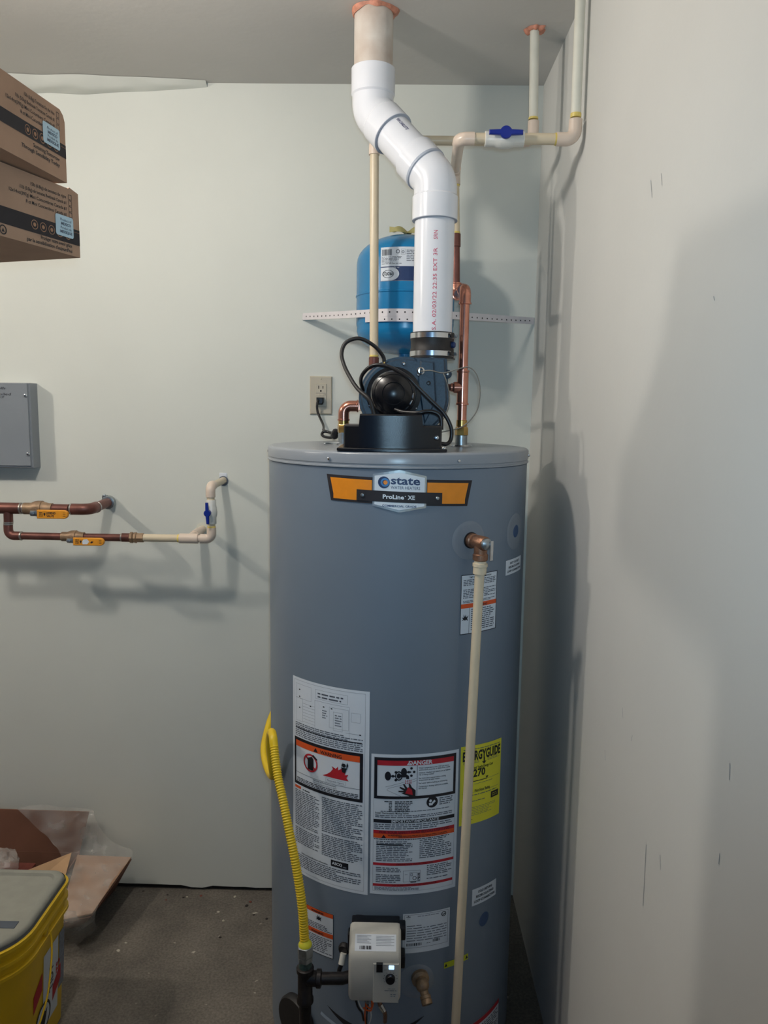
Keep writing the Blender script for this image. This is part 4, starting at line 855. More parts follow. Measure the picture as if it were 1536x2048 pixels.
tee.lathe([(0.0132, 0.0), (0.0132, 0.020), (0.0098, 0.024), (0.0098, 0.028)], (-0.2435, -0.47, 1.593), (-1, 0, 0), 20); tee.build('copper_tee', COPPER, cp)
pipe(cp, bend([(-0.266, -0.47, 1.593), (-0.278, -0.46, 1.593), (-0.30, -0.30, 1.60), (-0.377, -0.142, 1.61), (-0.377, -0.142, 1.645)], 0.02), 0.0085, COPPER, 'branch_pipe')
collar(cp, (-0.2435, -0.47, 1.503), (-0.2435, -0.47, 1.518), 0.0128, BRASS, 'brass_nut'); MB().lathe([(0.0125, 1.481), (0.0155, 1.483), (0.0155, 1.498), (0.0135, 1.502)], (-0.2435, -0.47, 0), n=6).build('brass_nut', BRASS, cp)
collar(cp, (-0.2435, -0.47, HT + 0.0012), (-0.2435, -0.47, 1.483), 0.0140, ZINC, 'heater_nipple'); MB().lathe([(0.026, HT + 0.001), (0.023, HT + 0.004), (0.014, HT + 0.004)], (-0.2435, -0.47, 0), n=28).build('escutcheon', STEEL, cp)

# ================================================================== EXPANSION TANK, STRAP
TX, TY, TR = -0.377, -0.142, 0.1325
et = thing('expansion_tank', 'blue expansion tank strapped to the back wall behind the vent pipe', 'tank', (TX, TY, 1.69))
prof = [(0.020, 1.690)] + [(TR * sin(pi / 2 * k / 10) * 0.985 + 0.02 * (1 - k / 10), 1.760 - 0.068 * cos(pi / 2 * k / 10)) for k in range(1, 11)]
prof += [(TR - 0.0005, 1.765), (TR, 1.77), (TR, 1.838), (TR + 0.0018, 1.8395), (TR + 0.0018, 1.8425), (TR, 1.844), (TR, 1.925)]
prof += [(TR * cos(pi / 2 * k / 10) * 0.99 + 0.001, 1.927 + 0.075 * sin(pi / 2 * k / 10)) for k in range(1, 11)]
MB().lathe(prof, (TX, TY, 0), n=72).build('tank_shell', BLUETANK, et)
MB().lathe([(0.016, 1.645), (0.020, 1.648), (0.020, 1.672), (0.016, 1.676), (0.016, 1.70)], (TX, TY, 0), n=20).build('tank_fitting', BLUETANK, et)
def tk(u, v, l): t = u / TR; return (TX + (TR + 0.0006 + l) * sin(t), TY - (TR + 0.0006 + l) * cos(t), 1.9075 + v)
p = Print(tk); p.rect(P_WHITE, -0.068, -0.0430, 0.068, 0.0405, 0.0); mt, mbb = p.mb.pop(P_WHITE.name); lo_ = mbb.build('tank_label', P_WHITE, et)
p.bars(P_BLACK, -0.064, 0.020, -0.038, 0.035, 22); p.lines(P_GREY, -0.065, -0.002, -0.012, 0.018, 6, 0.4, ragged=0.6); p.ring(P_GREY, -0.022, 0.029, 0.0032, 0.005); p.ring(P_GREY, -0.009, 0.028, 0.002, 0.0035); p.frame(P_LGREY, -0.014, 0.0215, -0.003, 0.035, 0.0005); p.lines(P_GREY, 0.0, 0.005, 0.06, 0.034, 7, 0.4)
p.rect(P_NAVY, -0.068, -0.0425, 0.068, -0.0070, 0.0004)
n = 20; pts = [(-0.0675, -0.0420), (-0.0675, -0.0095)] + [(-0.040 + 0.022 * sin(pi * i / n), -0.02575 + 0.01625 * cos(pi * i / n)) for i in range(n + 1)]
p.poly(P_WHITE, pts, 0.0007); p.ring(P_GREY, -0.047, -0.0258, 0.0085, 0.0098, 0.0009, sq=1.6); p.text(P_BLACK, 'PROFLO', -0.0475, -0.0215, 0.0110, 'C', rot=pi, bold=0.03, lift=0.0010, width=0.027, shear=0.2)
p.text(P_WHITE, 'de agua', -0.018, -0.0095, 0.0045, 'L', rot=pi, lift=0.0008, width=0.018); p.build(lo_)
mb = MB(); vs = []; fs = []; n = 26
for i in range(n + 1):
    f = i / n; x = TX - 0.045 + 0.11 * f; z = 2.006 + 0.020 * abs(sin(f * pi * 2.3)) * (0.5 + f * 0.4)
    if f < 0.12: z += 0.012 * (1 - f / 0.12)
    y = TY - 0.045 - 0.008 * sin(f * 9); r_ = max(0, 1 - ((x - TX) ** 2) / TR ** 2); 
    vs += [(x, y, 2.002 - 0.003 * (1 - r_)), (x, y + 0.008, z), (x, y + 0.05, z - 0.004)]
for i in range(n):
    for k in range(2): a = 3 * i + k; fs.append((a, a + 1, a + 4, a + 3))
mb.add(vs, fs).build('paper_tag', PAPERY, et)
# white perforated strap around the tank front
st = thing('perforated_strap', 'white perforated strap wrapped around the blue tank, screwed to the wall', 'strap', (TX, 0, 1.79))
sr = TR + 0.0030
aL = Vector((-0.6717, 0.0, 1.8000)); aR = Vector((-0.0035, 0.0, 1.7955))
def tang(px, sgn):
    dx, dy = TX - px, TY; D = sqrt(dx * dx + dy * dy); al = math.acos(sr / D); base = atan2(0 - TY, px - TX); t = base + sgn * al
    return Vector((TX + sr * cos(t), TY + sr * sin(t), 0)), t
tl, t1 = tang(aL.x, 1); tr_, t2 = tang(aR.x, -1)
t1m = t1 if t1 > 0 else t1 + 2 * pi; t2m = t2 if t2 > t1m else t2 + 2 * pi
def band(zoff0, h, extra):
    P_ = [Vector((aL.x, -0.0015, 0)), Vector((tl.x, tl.y, 0))]
    P_ += [Vector((TX + (sr + extra) * cos(t1m + (t2m - t1m) * i / 40), TY + (sr + extra) * sin(t1m + (t2m - t1m) * i / 40), 0)) for i in range(41)] + [Vector((tr_.x, tr_.y, 0)), Vector((aR.x, -0.0015, 0))]
    L = [0]
    for a, b in zip(P_, P_[1:]): L.append(L[-1] + (b - a).length)
    return P_, L
P_, L_ = band(0, 0, 0)
def zc(f): return aL.z + (aR.z - aL.z) * f - 0.030 * sin(pi * min(1, max(0, f))) ** 0.8 * 0.55
def strapmesh(zo, hh, name, i0, i1, out):
    mb = MB(); vs = []; fs = []
    for i in range(i0, i1):
        a = P_[max(0, i - 1)]; b = P_[min(len(P_) - 1, i + 1)]; t = (b - a).normalized(); nrm = Vector((t.y, -t.x, 0)); 
        if nrm.y > 0 and i in (0, 1, len(P_) - 1, len(P_) - 2): nrm = -nrm
        f = L_[i] / L_[-1]; z = zc(f) + zo
        for o_, dz in ((0.0, -hh), (out, -hh), (out, hh), (0.0, hh)): q = P_[i] + nrm * o_; vs.append((q.x, q.y, z + dz))
    m_ = i1 - i0
    for i in range(m_ - 1):
        for k in range(4): fs.append((4 * i + k, 4 * i + (k + 1) % 4, 4 * i + 4 + (k + 1) % 4, 4 * i + 4 + k))
    return mb.add(vs, fs).build(name, STRAPM, st)
strapmesh(0.004, 0.0095, 'strap_band', 0, len(P_), 0.0014); strapmesh(-0.010, 0.0085, 'strap_band', 1, len(P_) - 2, 0.0010)
hb = MB(); nh = 44
for i in range(nh):
    d = L_[-1] * (i + 1) / (nh + 1)
    for k in range(len(L_) - 1):
        if L_[k] <= d <= L_[k + 1]:
            q = P_[k].lerp(P_[k + 1], (d - L_[k]) / max(1e-9, L_[k + 1] - L_[k])); t = (P_[k + 1] - P_[k]).normalized(); nrm = Vector((t.y, -t.x, 0))
            if (k in (0, len(L_) - 2)) and nrm.y > 0: nrm = -nrm
            z = zc(d / L_[-1])
            hb.lathe([(0.0022, 0.0016), (0.0001, 0.0017)], (q.x, q.y, z + 0.005), nrm, 10, caps=False)
            if 6 < k < 40: hb.lathe([(0.0020, 0.0012), (0.0001, 0.0013)], (q.x + t.x * 0.006, q.y + t.y * 0.006, z - 0.013), nrm, 10, caps=False)
            break
ho = hb.build('strap_holes', HOLE, st); ho['kind'] = 'stuff'
screw((aL.x + 0.006, -0.0032, 1.8030), (0, -1, 0), 0.0048, BLACKPL, st, 'strap_screw'); screw((aR.x - 0.007, -0.0032, 1.8000), (0, -1, 0), 0.0048, BLACKPL, st, 'strap_screw')

# ================================================================== OUTLET AND CORD
ou = thing('wall_outlet', 'almond ground-fault wall outlet with a black plug in its lower socket', 'outlet', (-0.6185, 0, 1.578))
ox, oz = -0.6185, 1.5785
MB().prism([(ox - 0.0325, oz - 0.0555), (ox + 0.0325, oz - 0.0555), (ox + 0.0325, oz + 0.0555), (ox - 0.0325, oz + 0.0555)], XZ, -0.0065, 0, 0.003).build('cover_plate', ALMOND, ou)
rcv = MB().prism([(ox - 0.0165, oz - 0.0335), (ox + 0.0165, oz - 0.0335), (ox + 0.0165, oz + 0.0335), (ox - 0.0165, oz + 0.0335)], XZ, -0.0088, -0.006, 0.001).build('receptacle', ALMOND, ou)
for dx, h in ((-0.0062, 0.0045), (0.0062, 0.0038)): MB().box((ox + dx - 0.0011, -0.0091, oz + 0.0235 - h), (ox + dx + 0.0011, -0.0085, oz + 0.0235 + h)).build('slot', HOLE, rcv)
MB().lathe([(0.0027, 0.0), (0.0026, 0.0004), (0.0001, 0.0004)], (ox, -0.0088, oz + 0.0130), (0, -1, 0), 16).build('slot', HOLE, rcv)
for dx in (-0.0068, 0.0035): MB().prism([(ox + dx - 0.0052, oz - 0.002), (ox + dx + 0.0046, oz - 0.002), (ox + dx + 0.0046, oz + 0.0045), (ox + dx - 0.0052, oz + 0.0045)], XZ, -0.0102, -0.0085, 0.0006).build('test_button', ALMOND, rcv)
MB().box((ox - 0.015, -0.00895, oz + 0.0062), (ox + 0.015, -0.0086, oz + 0.0070)).build('button_gap', P_GREY, rcv); MB().box((ox + 0.0120, -0.0092, oz), (ox + 0.0132, -0.0086, oz + 0.004)).build('status_light', HOLE, rcv)
for dz in (0.0475, -0.0475): screw((ox, -0.0065, oz + dz), (0, -1, 0), 0.0024, ALMOND, ou, 'plate_screw', 0.001)
pc = thing('power_cord', 'black power cord from the wall outlet to the blower', 'cord', (-0.62, -0.01, 1.555))
MB().prism([(ox - 0.0110, oz - 0.0270), (ox + 0.0060, oz - 0.0270), (ox + 0.0100, oz - 0.0200), (ox + 0.0100, oz - 0.0060), (ox - 0.0110, oz - 0.0060)], XZ, -0.030, -0.0093, 0.003).build('plug', BLACKPL, pc)
MB().tube(spline([(ox - 0.004, -0.026, oz - 0.012), (ox - 0.008, -0.034, oz - 0.024), (ox - 0.007, -0.036, oz - 0.045), (ox + 0.002, -0.045, oz - 0.066), (ox + 0.0140, -0.09, oz - 0.082), (ox + 0.0230, -0.16, oz - 0.092), (-0.5890, -0.24, 1.4840), (-0.5700, -0.30, 1.4800), (-0.5530, -0.33, 1.4790), (-0.5480, -0.345, 1.4750), (-0.5600, -0.335, 1.4680), (-0.5790, -0.315, 1.4690), (-0.5870, -0.305, 1.4745), (-0.5820, -0.300, 1.4815), (-0.5650, -0.305, 1.4795), (-0.5450, -0.34, 1.4760), (-0.5250, -0.40, 1.4760), (-0.500, -0.44, 1.4720)], 10), 0.0036, 12).build('cord', BLACKWIRE, pc)
MB().lathe([(0.0055, -0.012), (0.0095, -0.008), (0.0105, 0.0), (0.0090, 0.010), (0.0050, 0.013)], (-0.5500, -0.345, 1.4770), (0.3, -0.2, 0.75), 16).build('cord_tie', BLACKPL, pc)
ww = MB().tube(spline([(-0.528, -0.50, HT + 0.006), (-0.548, -0.50, HT + 0.004), (-0.560, -0.51, HT + 0.0042), (-0.566, -0.50, HT + 0.0042), (-0.556, -0.485, HT + 0.0042), (-0.535, -0.488, HT + 0.005)], 8), 0.0016, 8).build('wire_clip', ZINC)
tag(ww, 'small bent wire loop lying on the heater lid beside the left nipple', 'wire')

# ================================================================== ELECTRICAL PANEL
ep = thing('electrical_panel', 'grey metal electrical panel box with handwriting on its cover', 'panel', (-1.6, 0, 1.36))
MB().prism([(-1.860, 1.3560), (-1.4580, 1.3560), (-1.4580, 1.6025), (-1.860, 1.6025)], XZ, -0.046, 0, 0.002).build('panel_box', PANELM, ep)
cv = MB().prism([(-1.855, 1.3620), (-1.4640, 1.3620), (-1.4640, 1.6015), (-1.855, 1.6015)], XZ, -0.0500, -0.046, 0.0012).build('panel_cover', PANELM, ep)
for a, b in ((-1.4690, 1.5670), (-1.4690, 1.3980)): screw((a, -0.050, b), (0, -1, 0), 0.0050, STEEL, ep, 'cover_screw', 0.007)
p = Print(lambda u, v, l: (u, -0.0504 - l * 0.3, v), 1)
p.text(P_BLACK, '240v', -1.5265, 1.5830, 0.0110, 'R', shear=0.25); p.text(P_BLACK, 'controlled', -1.5110, 1.5665, 0.0100, 'R', shear=0.2, width=0.075); p.text(P_BLACK, 'OF', -1.5310, 1.5580, 0.0095, 'R', shear=0.25); p.build(cv, 'handwriting')

# ================================================================== LEFT SUPPLY PIPES
sp = thing('water_supply_pipe', 'dull copper and cream plastic supply pipes with two brass valves on the back wall', 'pipe', (-1.25, 0, 1.17))
SY = -0.16; zu, zl = 1.2515, 1.1735
pipe(sp, [(-1.86, SY, zu), (-1.31, SY, zu)], 0.0138, COPPEROLD, 'copper_pipe'); ell(sp, (-1.5, SY, zu), (-1.253, SY, zu), (-1.253, 0.02, zu + .002), 0.0158, COPPEROLD, 0.050, 0.030)
pipe(sp, [(-1.253, -0.13, zu), (-1.253, 0.01, zu + 0.003)], 0.0138, COPPEROLD, 'copper_pipe'); collar(sp, (-1.253, -0.022, zu + .002), (-1.253, -0.004, zu + .003), 0.0195, ZINC, 'pipe_clamp'); screw((-1.262, -0.02, zu + 0.022), (0, 0, 1), 0.005, ZINC, sp, 'clamp_bolt', 0.006)
MB().box((-1.27, -0.018, zu + 0.012), (-1.256, -0.006, zu + 0.024), 0.001).build('pipe_clamp', ZINC, sp)
tee = MB().tube([(-1.515, SY, zu), (-1.445, SY, zu)], 0.0158, 22).tube([(-1.4815, SY, zu), (-1.4825, SY, zu - 0.042)], 0.0125, 22).build('copper_tee', COPPEROLD, sp)
pipe(sp, [(-1.4825, SY, zu - 0.03), (-1.4835, SY, zl + 0.02)], 0.0105, COPPEROLD, 'copper_pipe'); ell(sp, (-1.4835, SY, 1.3), (-1.4840, SY, zl), (-1.2, SY, zl), 0.0125, COPPEROLD, 0.034, 0.022)
pipe(sp, [(-1.47, SY, zl), (-1.125, SY, zl - 0.001)], 0.0105, COPPEROLD, 'copper_pipe')
for q, d, r in [((-1.4828, SY, zu - 0.040), (0, 0, 1), 0.0130), ((-1.4832, SY, zl + 0.033), (0, 0, 1), 0.0130), ((-1.4480, SY, zl), (1, 0, 0), 0.0130), ((-1.4450, SY, zu), (1, 0, 0), 0.0163), ((-1.4370, SY, zu), (1, 0, 0), 0.0163), ((-1.3030, SY, zu), (1, 0, 0), 0.0165), ((-1.2920, SY, zl), (1, 0, 0), 0.0128), ((-1.1630, SY, zl), (1, 0, 0), 0.0126), ((-1.252, SY + 0.05, zu), (0, 1, 0), 0.0164)]:
    MB().lathe([(r - 0.002, -0.003), (r, -0.0015), (r, 0.0015), (r - 0.002, 0.003)], q, d, 20).build('solder_joint', SOLDER, sp)
def bvalve(x, z, k, txt):
    v = MB().lathe([(0.0160 * k, -0.040 * k), (0.0165 * k, -0.038 * k), (0.0165 * k, -0.020 * k), (0.0215 * k, -0.008 * k), (0.0225 * k, 0.0), (0.0225 * k, 0.012 * k), (0.0200 * k, 0.013 * k), (0.0185 * k, 0.020 * k), (0.0160 * k, 0.030 * k), (0.0160 * k, 0.040 * k)], (x, SY, z), (1, 0, 0), 24)
    v.lathe([(0.0130 * k, 0.012 * k), (0.0120 * k, 0.026 * k), (0.0090 * k, 0.027 * k)], (x - 0.002, SY, z), (0, -1, -0.25), 16)
    vo = v.build('brass_ball_valve', BRASSOLD, sp)
    hc = Vector((x, SY - 0.030 * k, z - 0.009 * k)); MB().lathe([(0.0062 * k, 0), (0.0062 * k, 0.004), (0.003 * k, 0.005)], hc + Vector((-0.003, -0.002, 0)), (0, -1, 0), 6).build('handle_nut', ZINC, vo)
    MB().box(hc + Vector((-0.010 * k, 0.0, -0.008 * k)), hc + Vector((0.020 * k, 0.002, 0.007 * k)), 0.0008).build('handle_plate', ZINC, vo)
    L0, L1, hh = 0.006, 0.0920, 0.0118 * (0.5 + 0.5 * k)
    pts = [(L0, -hh), (L1 - hh, -hh)] + [(L1 - hh + hh * sin(pi * i / 8), -hh * cos(pi * i / 8)) for i in range(1, 8)] + [(L1 - hh, hh), (L0, hh)]
    MB().prism(pts, lambda a, b, d: (hc.x + 0.005 + a, d, hc.z - 0.002 + b), hc.y - 0.006, hc.y + 0.004, 0.0015).build('valve_handle', ORANGEH, vo, ang=30)
    p = Print(lambda u, v_, l: (hc.x + 0.005 + u, hc.y - 0.0062 - l * 0.4, hc.z - 0.002 + v_), 1)
    p.lines(P_BDARK, L0 + 0.007, -0.006, L0 + 0.017, 0.007, 5, 0.5, ragged=0)
    if txt: p.text(P_BDARK, 'LEGEND', L0 + 0.0270, 0.0010, 0.0085, 'L', bold=0.03, width=0.0260); p.text(P_BDARK, 'VALVE', L0 + 0.0270, -0.0070, 0.0085, 'L', bold=0.03, width=0.0210)
    else:
        p.poly(P_WHITE, [(L0 + .027, -.007), (L0 + .040, -.0065), (L0 + .046, 0.001), (L0 + .040, .008), (L0 + .030, .0065), (L0 + .026, .001)], 0.0004); p.poly(P_BDARK, [(L0 + .048, -.003), (L0 + .052, .002), (L0 + .058, .001), (L0 + .053, -.004)])
    p.poly(P_BDARK, [(L0 + .0220, -.005), (L0 + .0248, 0.001), (L0 + .0236, .005), (L0 + .0220, .003), (L0 + .0204, .005), (L0 + .0192, .001)])
    p.lines(P_BDARK, L1 - 0.013, -0.006, L1 - 0.006, 0.007, 3, 0.25, ragged=0); p.build(vo, 'handle_print')
bvalve(-1.3960, zu, 1.0, True); bvalve(-1.3010, zl, 0.80, False)
collar(sp, (-1.163, SY, zl), (-1.140, SY, zl), 0.0124, COPPEROLD, 'coupling'); MB().lathe([(0.0120, 0), (0.0158, 0.001), (0.0158, 0.008), (0.0125, 0.010), (0.0150, 0.012), (0.0158, 0.018), (0.0130, 0.020), (0.0130, 0.038), (0.011, 0.039)], (-1.140, SY, zl), (1, 0, 0), 8).build('union_nut', BRASSOLD, sp)
pipe(sp, [(-1.104, SY, zl), (-1.0, SY, zl)], RC, CPVC); glue(sp, (-1.0035, SY, zl), (1, 0, 0))
MB().tube([(-1.000, SY, zl), (-0.948, SY, zl)], 0.0140, 22).tube(bend([(-0.975, SY, zl), (-0.974, SY + 0.06, zl), (-0.974, -0.02, zl + .002)], 0.02), 0.0118, 22).tube([(-0.974, -0.105, zl), (-0.974, -0.060, zl + .001)], 0.0138, 22).build('plastic_tee', CPVCF, sp)
pipe(sp, [(-0.974, -0.06, zl + .001), (-0.974, 0.01, zl + .003)], RC, CPVC); MB().lathe([(0.011, 0), (0.0195, 0.0006), (0.020, 0.003), (0.011, 0.0035)], (-0.974, 0, zl + .003), (0, -1, 0), 24).build('wall_escutcheon', CPVCP, sp)
pipe(sp, [(-0.95, SY, zl), (-0.92, SY, zl)], 0.0100, CPVCF); ell(sp, (-1.2, SY, zl), (-0.9100, SY, zl), (-0.9100, SY, 1.3), 0.0130, CPVCF, 0.032, 0.016)
pipe(sp, [(-0.9100, SY, zl + 0.02), (-0.9108, SY, 1.315)], RC, CPVC); glue(sp, (-0.91, SY, zl + 0.034), (0, 0, 1))
vb2 = MB().lathe([(0.0135, -0.034), (0.0140, -0.033), (0.0140, -0.017), (0.0162, -0.010), (0.0170, 0.0), (0.0162, 0.010), (0.0140, 0.017), (0.0140, 0.033), (0.0135, 0.034)], (-0.9100, SY, 1.2500), (0, 0, 1), 24).build('ball_valve', WHITEPL, sp)
MB().lathe([(0.008, 0.010), (0.008, 0.026)], (-0.9115, SY, 1.2500), (-0.15, -1, 0), 16).build('valve_stem', BLUEPL, vb2); vhandle((-0.9145, SY - 0.031, 1.2490), (-0.04, 0, 1), vb2, 0.030, 0.0046, 0.0095)
ell(sp, (-0.9108, SY, 1.2), (-0.9110, SY, 1.3215), (-0.9100, 0, 1.324), 0.0132, CPVCF, 0.030, 0.018)
pipe(sp, [(-0.911, SY + 0.02, 1.3215), (-0.910, 0.01, 1.324)], 0.0104, CPVC); MB().box((-0.922, -0.0015, 1.332), (-0.899, 0, 1.346), 0.0005).build('wall_patch', P_WHITE, sp); MB().lathe([(0.0105, 0), (0.0150, 0.0006), (0.0150, 0.0016), (0.0105, 0.002)], (-0.910, 0, 1.322), (0, -1, 0), 20).build('wall_hole', P_GREY, sp)

# ================================================================== CARTONS ON THE SHELF, UPPER LEFT
def carton(name, Fx, Fy, ang, z0, H, K, L, W, lab, french):
    a = radians(ang); d = Vector((sin(a), cos(a), 0)); n = Vector((cos(a), -sin(a), 0)); F = Vector((Fx, Fy, 0))
    def fc(u, v, l): q = F + d * (u * K) + n * l; return (q.x, q.y, z0 + v * K)
    t = thing(name, lab, 'box', (Fx, Fy, z0), 'produce cartons on the shelf')
    L /= K; k = 0.0045
    prof = [(-L, 0), (0, 0), (0, H - (0.004 if french else 0.020))]
    if french: prof += [(-0.028, H + 0.003), (-0.032, H), (-L, H)]
    else: prof += [(-0.006, H - 0.008), (-0.018, H), (-L, H)]
    side = MB().prism(prof, lambda u, v, l: fc(u, v, l), 0.0, -0.003, 0.0).build('side_panel', CARD, t, smooth=False)
    MB().prism(prof, lambda u, v, l: fc(u, v, l), -W, -W + 0.003, 0.0).build('side_panel', CARD, t, smooth=False)
    def pan(nm, c): 
        vs = [fc(*q) for q in c]; MB().add(vs, [(0, 1, 2, 3), (4, 5, 6, 7), (0, 1, 5, 4), (1, 2, 6, 5), (2, 3, 7, 6), (3, 0, 4, 7)]).build(nm, CARD, t, smooth=False)
    def slab(u0, u1, v0, v1): return [(u0, v0, -W + .003), (u1, v0, -W + .003), (u1, v0, -.003), (u0, v0, -.003), (u0, v1, -W + .003), (u1, v1, -W + .003), (u1, v1, -.003), (u0, v1, -.003)]
    pan('bottom_panel', slab(-L, 0, 0, k)); pan('end_panel', slab(-k, 0, k, H - 0.022)); pan('end_panel', slab(-L, -L + k, k, H - 0.03)); pan('top_panel', slab(-L, -0.035, H - 0.006, H - 0.0015))
    p = Print(lambda u, v, l: fc(u, v, l + 0.0002), 1)
    s0, s1 = (0.025, 0.0585) if french else (0.0485, 0.0755)
    p.rect(P_BDARK, -L, s0, -0.0005, s1, 0.0003); p.rect(P_TAN, -0.020, s1 - 0.0065, -0.001, s1 - 0.0058, 0.0005)
    rows = ('15lb (6.8kg) de tomates de vigne', '11lb (5.0kg) de tomates Beefsteak Canada #1', '12x14oz(397g) Mini Concombres Canada #1', '8 ct Mini Concombres Canada #1', 'Poivrons') if french else ('15lb (6.8kg) Tomatoes On the Vine', '11lb (5.0kg) Beefsteak Tomatoes Canada #1', '12x14oz(397g) Mini Cucumbers Canada #1', '8 ct Mini Cucumbers Canada #1')
    top = H - (0.0200 if french else 0.0170); dz = 0.0125
    for i, r in enumerate(rows):
        wd = (0.105, 0.135, 0.165, 0.120, 0.03)[i]; p.text(P_BDARK, r, -0.0405, top - i * dz - 0.003, 0.0095, 'R', bold=0.012, width=wd)
        if i < 4: v = top - i * dz; p.frame(P_BDARK, -0.033, v - 0.0035, -0.0225, v + 0.0075, 0.0011)
    for i in range(5):
        u = -0.139 + i * 0.025; v = (s0 + s1) / 2; p.ring(P_TAN, u, v, 0.0082, 0.0096, 0.0005); p.disc(P_TAN, u, v, 0.0045, 0.0005, n=6)
    sv = (0.036, 0.080) if french else (0.0570, 0.0985)
    su = (-0.0770, -0.0215) if french else (-0.0870, -0.0250)
    for i, r in enumerate(('Protéger notre avenir grâce', "par la sensibilisation d'aujourd'hui") if french else ('Sustaining Tomorrow', 'Through Sensibility Today')):
        p.text(P_BDARK, r, -0.027, (0.0165 - i * 0.0110) if french else (0.0360 - i * 0.0120), 0.0105, 'R', bold=0.018, width=(0.095, 0.135)[i])
    if french: p.ring(P_BDARK, -0.226, 0.013, 0.007, 0.0095, 0.0004); p.poly(P_BDARK, [(-.230, .009), (-.222, .009), (-.226, .017)])
    p.build(side)
    p = Print(lambda u, v, l: fc(u, v, l + 0.0012), 1)
    r_ = 0.005; pts = []
    for cu_, cv_, a0 in ((su[1] - r_, sv[1] - r_, 0), (su[0] + r_, sv[1] - r_, 90), (su[0] + r_, sv[0] + r_, 180), (su[1] - r_, sv[0] + r_, 270)):
        for i in range(5): tt = radians(a0 + i * 22.5); pts.append((cu_ + r_ * cos(tt), cv_ + r_ * sin(tt)))
    p.poly(P_SKY, pts, 0.0); mt, mbb = p.mb.pop(P_SKY.name); so = mbb.build('origin_sticker', P_SKY, t, smooth=False)
    um = (su[0] + su[1]) / 2 + 0.004; hh = sv[1] - sv[0]
    for i, r in enumerate(('Product of', 'MEXICO', 'Produit du', 'MEXIQUE')): p.text(P_GREY, r, um, sv[1] - hh * (.28 + .19 * i), hh * .19, 'C', bold=0.03 if i % 2 else 0.0, width=(su[1] - su[0]) * (.62, .55, .6, .68)[i])
    p.build(so); return t
carton('cardboard_carton', -0.8970, -1.0496, 17.0, 1.7688, 0.1415, 0.694, 0.40, 0.30, 'lower of the two stacked brown produce cartons, printed in French', True)
carton('cardboard_carton', -0.8963, -1.0912, 7.3, 1.8694, 0.1435, 0.694, 0.40, 0.30, 'upper of the two stacked brown produce cartons, printed in English', False)
sh = thing('storage_shelf', 'wooden shelf unit beyond the left edge holding the cartons', 'shelf', (-1.3, -1.5, 0))
MB().box((-1.035, -1.72, 0.05), (-1.02, -1.25, 1.745)).build('end_panel', SHELFM, sh)  # unseen panel added to carry the cartons' shadow down the right wall
MB().box((-1.62, -1.75, 1.745), (-1.02, -1.20, 1.768), 0.002).build('shelf_board', SHELFM, sh)
for x, y in ((-1.60, -1.73), (-1.04, -1.73), (-1.60, -1.24), (-1.04, -1.24)): MB().box((x - 0.02, y - 0.02, 0), (x + 0.02, y + 0.02, 1.745), 0.002).build('shelf_post', SHELFM, sh)

# ================================================================== BUCKET
bk = thing('litter_bucket', 'square yellow plastic bucket with a grey lid and red label', 'bucket', (-1.36, -0.645, 0))
def rrect(x0, x1, y0, y1, rs, n=10):
    # corners: back-right, back-left, front-left, front-right
    out = []
    for (cx_, cy_, a0), r in zip(((x1, y1, 0), (x0, y1, 90), (x0, y0, 180), (x1, y0, 270)), rs):
        sx_, sy_ = (1 if cx_ == x1 else -1), (1 if cy_ == y1 else -1); px, py = cx_ - sx_ * r, cy_ - sy_ * r
        for i in range(n + 1): t = radians(a0 + 90 * i / n); out.append((px + r * cos(t), py + r * sin(t)))
    return out
def loft(levels, rs, cap0=True, cap1=True):
    vs = []; fs = []; m_ = 0
    for z, ins in levels:
        o_ = rrect(-1.525 + ins, -1.197 - ins, -0.815 + ins, -0.490 - ins, [max(0.008, r - ins * 0.6) for r in rs]); m_ = len(o_); vs += [(a, b, z) for a, b in o_]
    for i in range(len(levels) - 1):
        for j in range(m_): fs.append((i * m_ + j, i * m_ + (j + 1) % m_, (i + 1) * m_ + (j + 1) % m_, (i + 1) * m_ + j))
    if cap0: fs.append(tuple(range(m_)))
    if cap1: fs.append(tuple(range((len(levels) - 1) * m_, len(levels) * m_)))
    return MB().add(vs, fs)
RS = (0.04, 0.04, 0.12, 0.12)
loft([(0.0, 0.030), (0.004, 0.026), (0.285, 0.010), (0.293, 0.008), (0.296, 0.000), (0.303, 0.000), (0.306, 0.008), (0.322, 0.007), (0.325, 0.000), (0.333, 0.000), (0.336, 0.007), (0.352, 0.005), (0.358, -0.002), (0.366, -0.002), (0.368, 0.004)], RS).build('bucket_body', YELLOWB, bk, ang=40)
ldo = loft([(0.368, 0.006), (0.374, 0.006), (0.380, 0.009), (0.383, 0.014), (0.383, 0.026), (0.377, 0.030), (0.377, 0.034)], RS).build('lid', LIDG, bk, ang=40)
loft([(0.3665, 0.003), (0.3675, 0.003), (0.3745, 0.0045)], RS, True, False).build('lid_skirt', LIDD, ldo)
MB().box((-1.49, -0.715, 0.372), (-1.235, -0.690, 0.3785), 0.002).build('lid_hinge_bar', LIDD, ldo)
MB().tube(spline([(-1.190, -0.640, 0.318), (-1.185, -0.645, 0.295), (-1.178, -0.668, 0.255), (-1.172, -0.715, 0.195), (-1.185, -0.775, 0.140), (-1.235, -0.835, 0.105), (-1.36, -0.850, 0.095)], 8), 0.0022, 10).build('bail_handle', YELLOWB, bk)
MB().lathe([(0.011, 0), (0.011, 0.006), (0.007, 0.008)], (-1.205, -0.640, 0.318), (1, 0, 0), 16).build('handle_pivot', YELLOWB, bk)
p = Print(lambda u, v, l: (-1.197 - (0.026 - (v - 0.004) / 0.281 * 0.016) + l + 0.0006, u, v), 1)
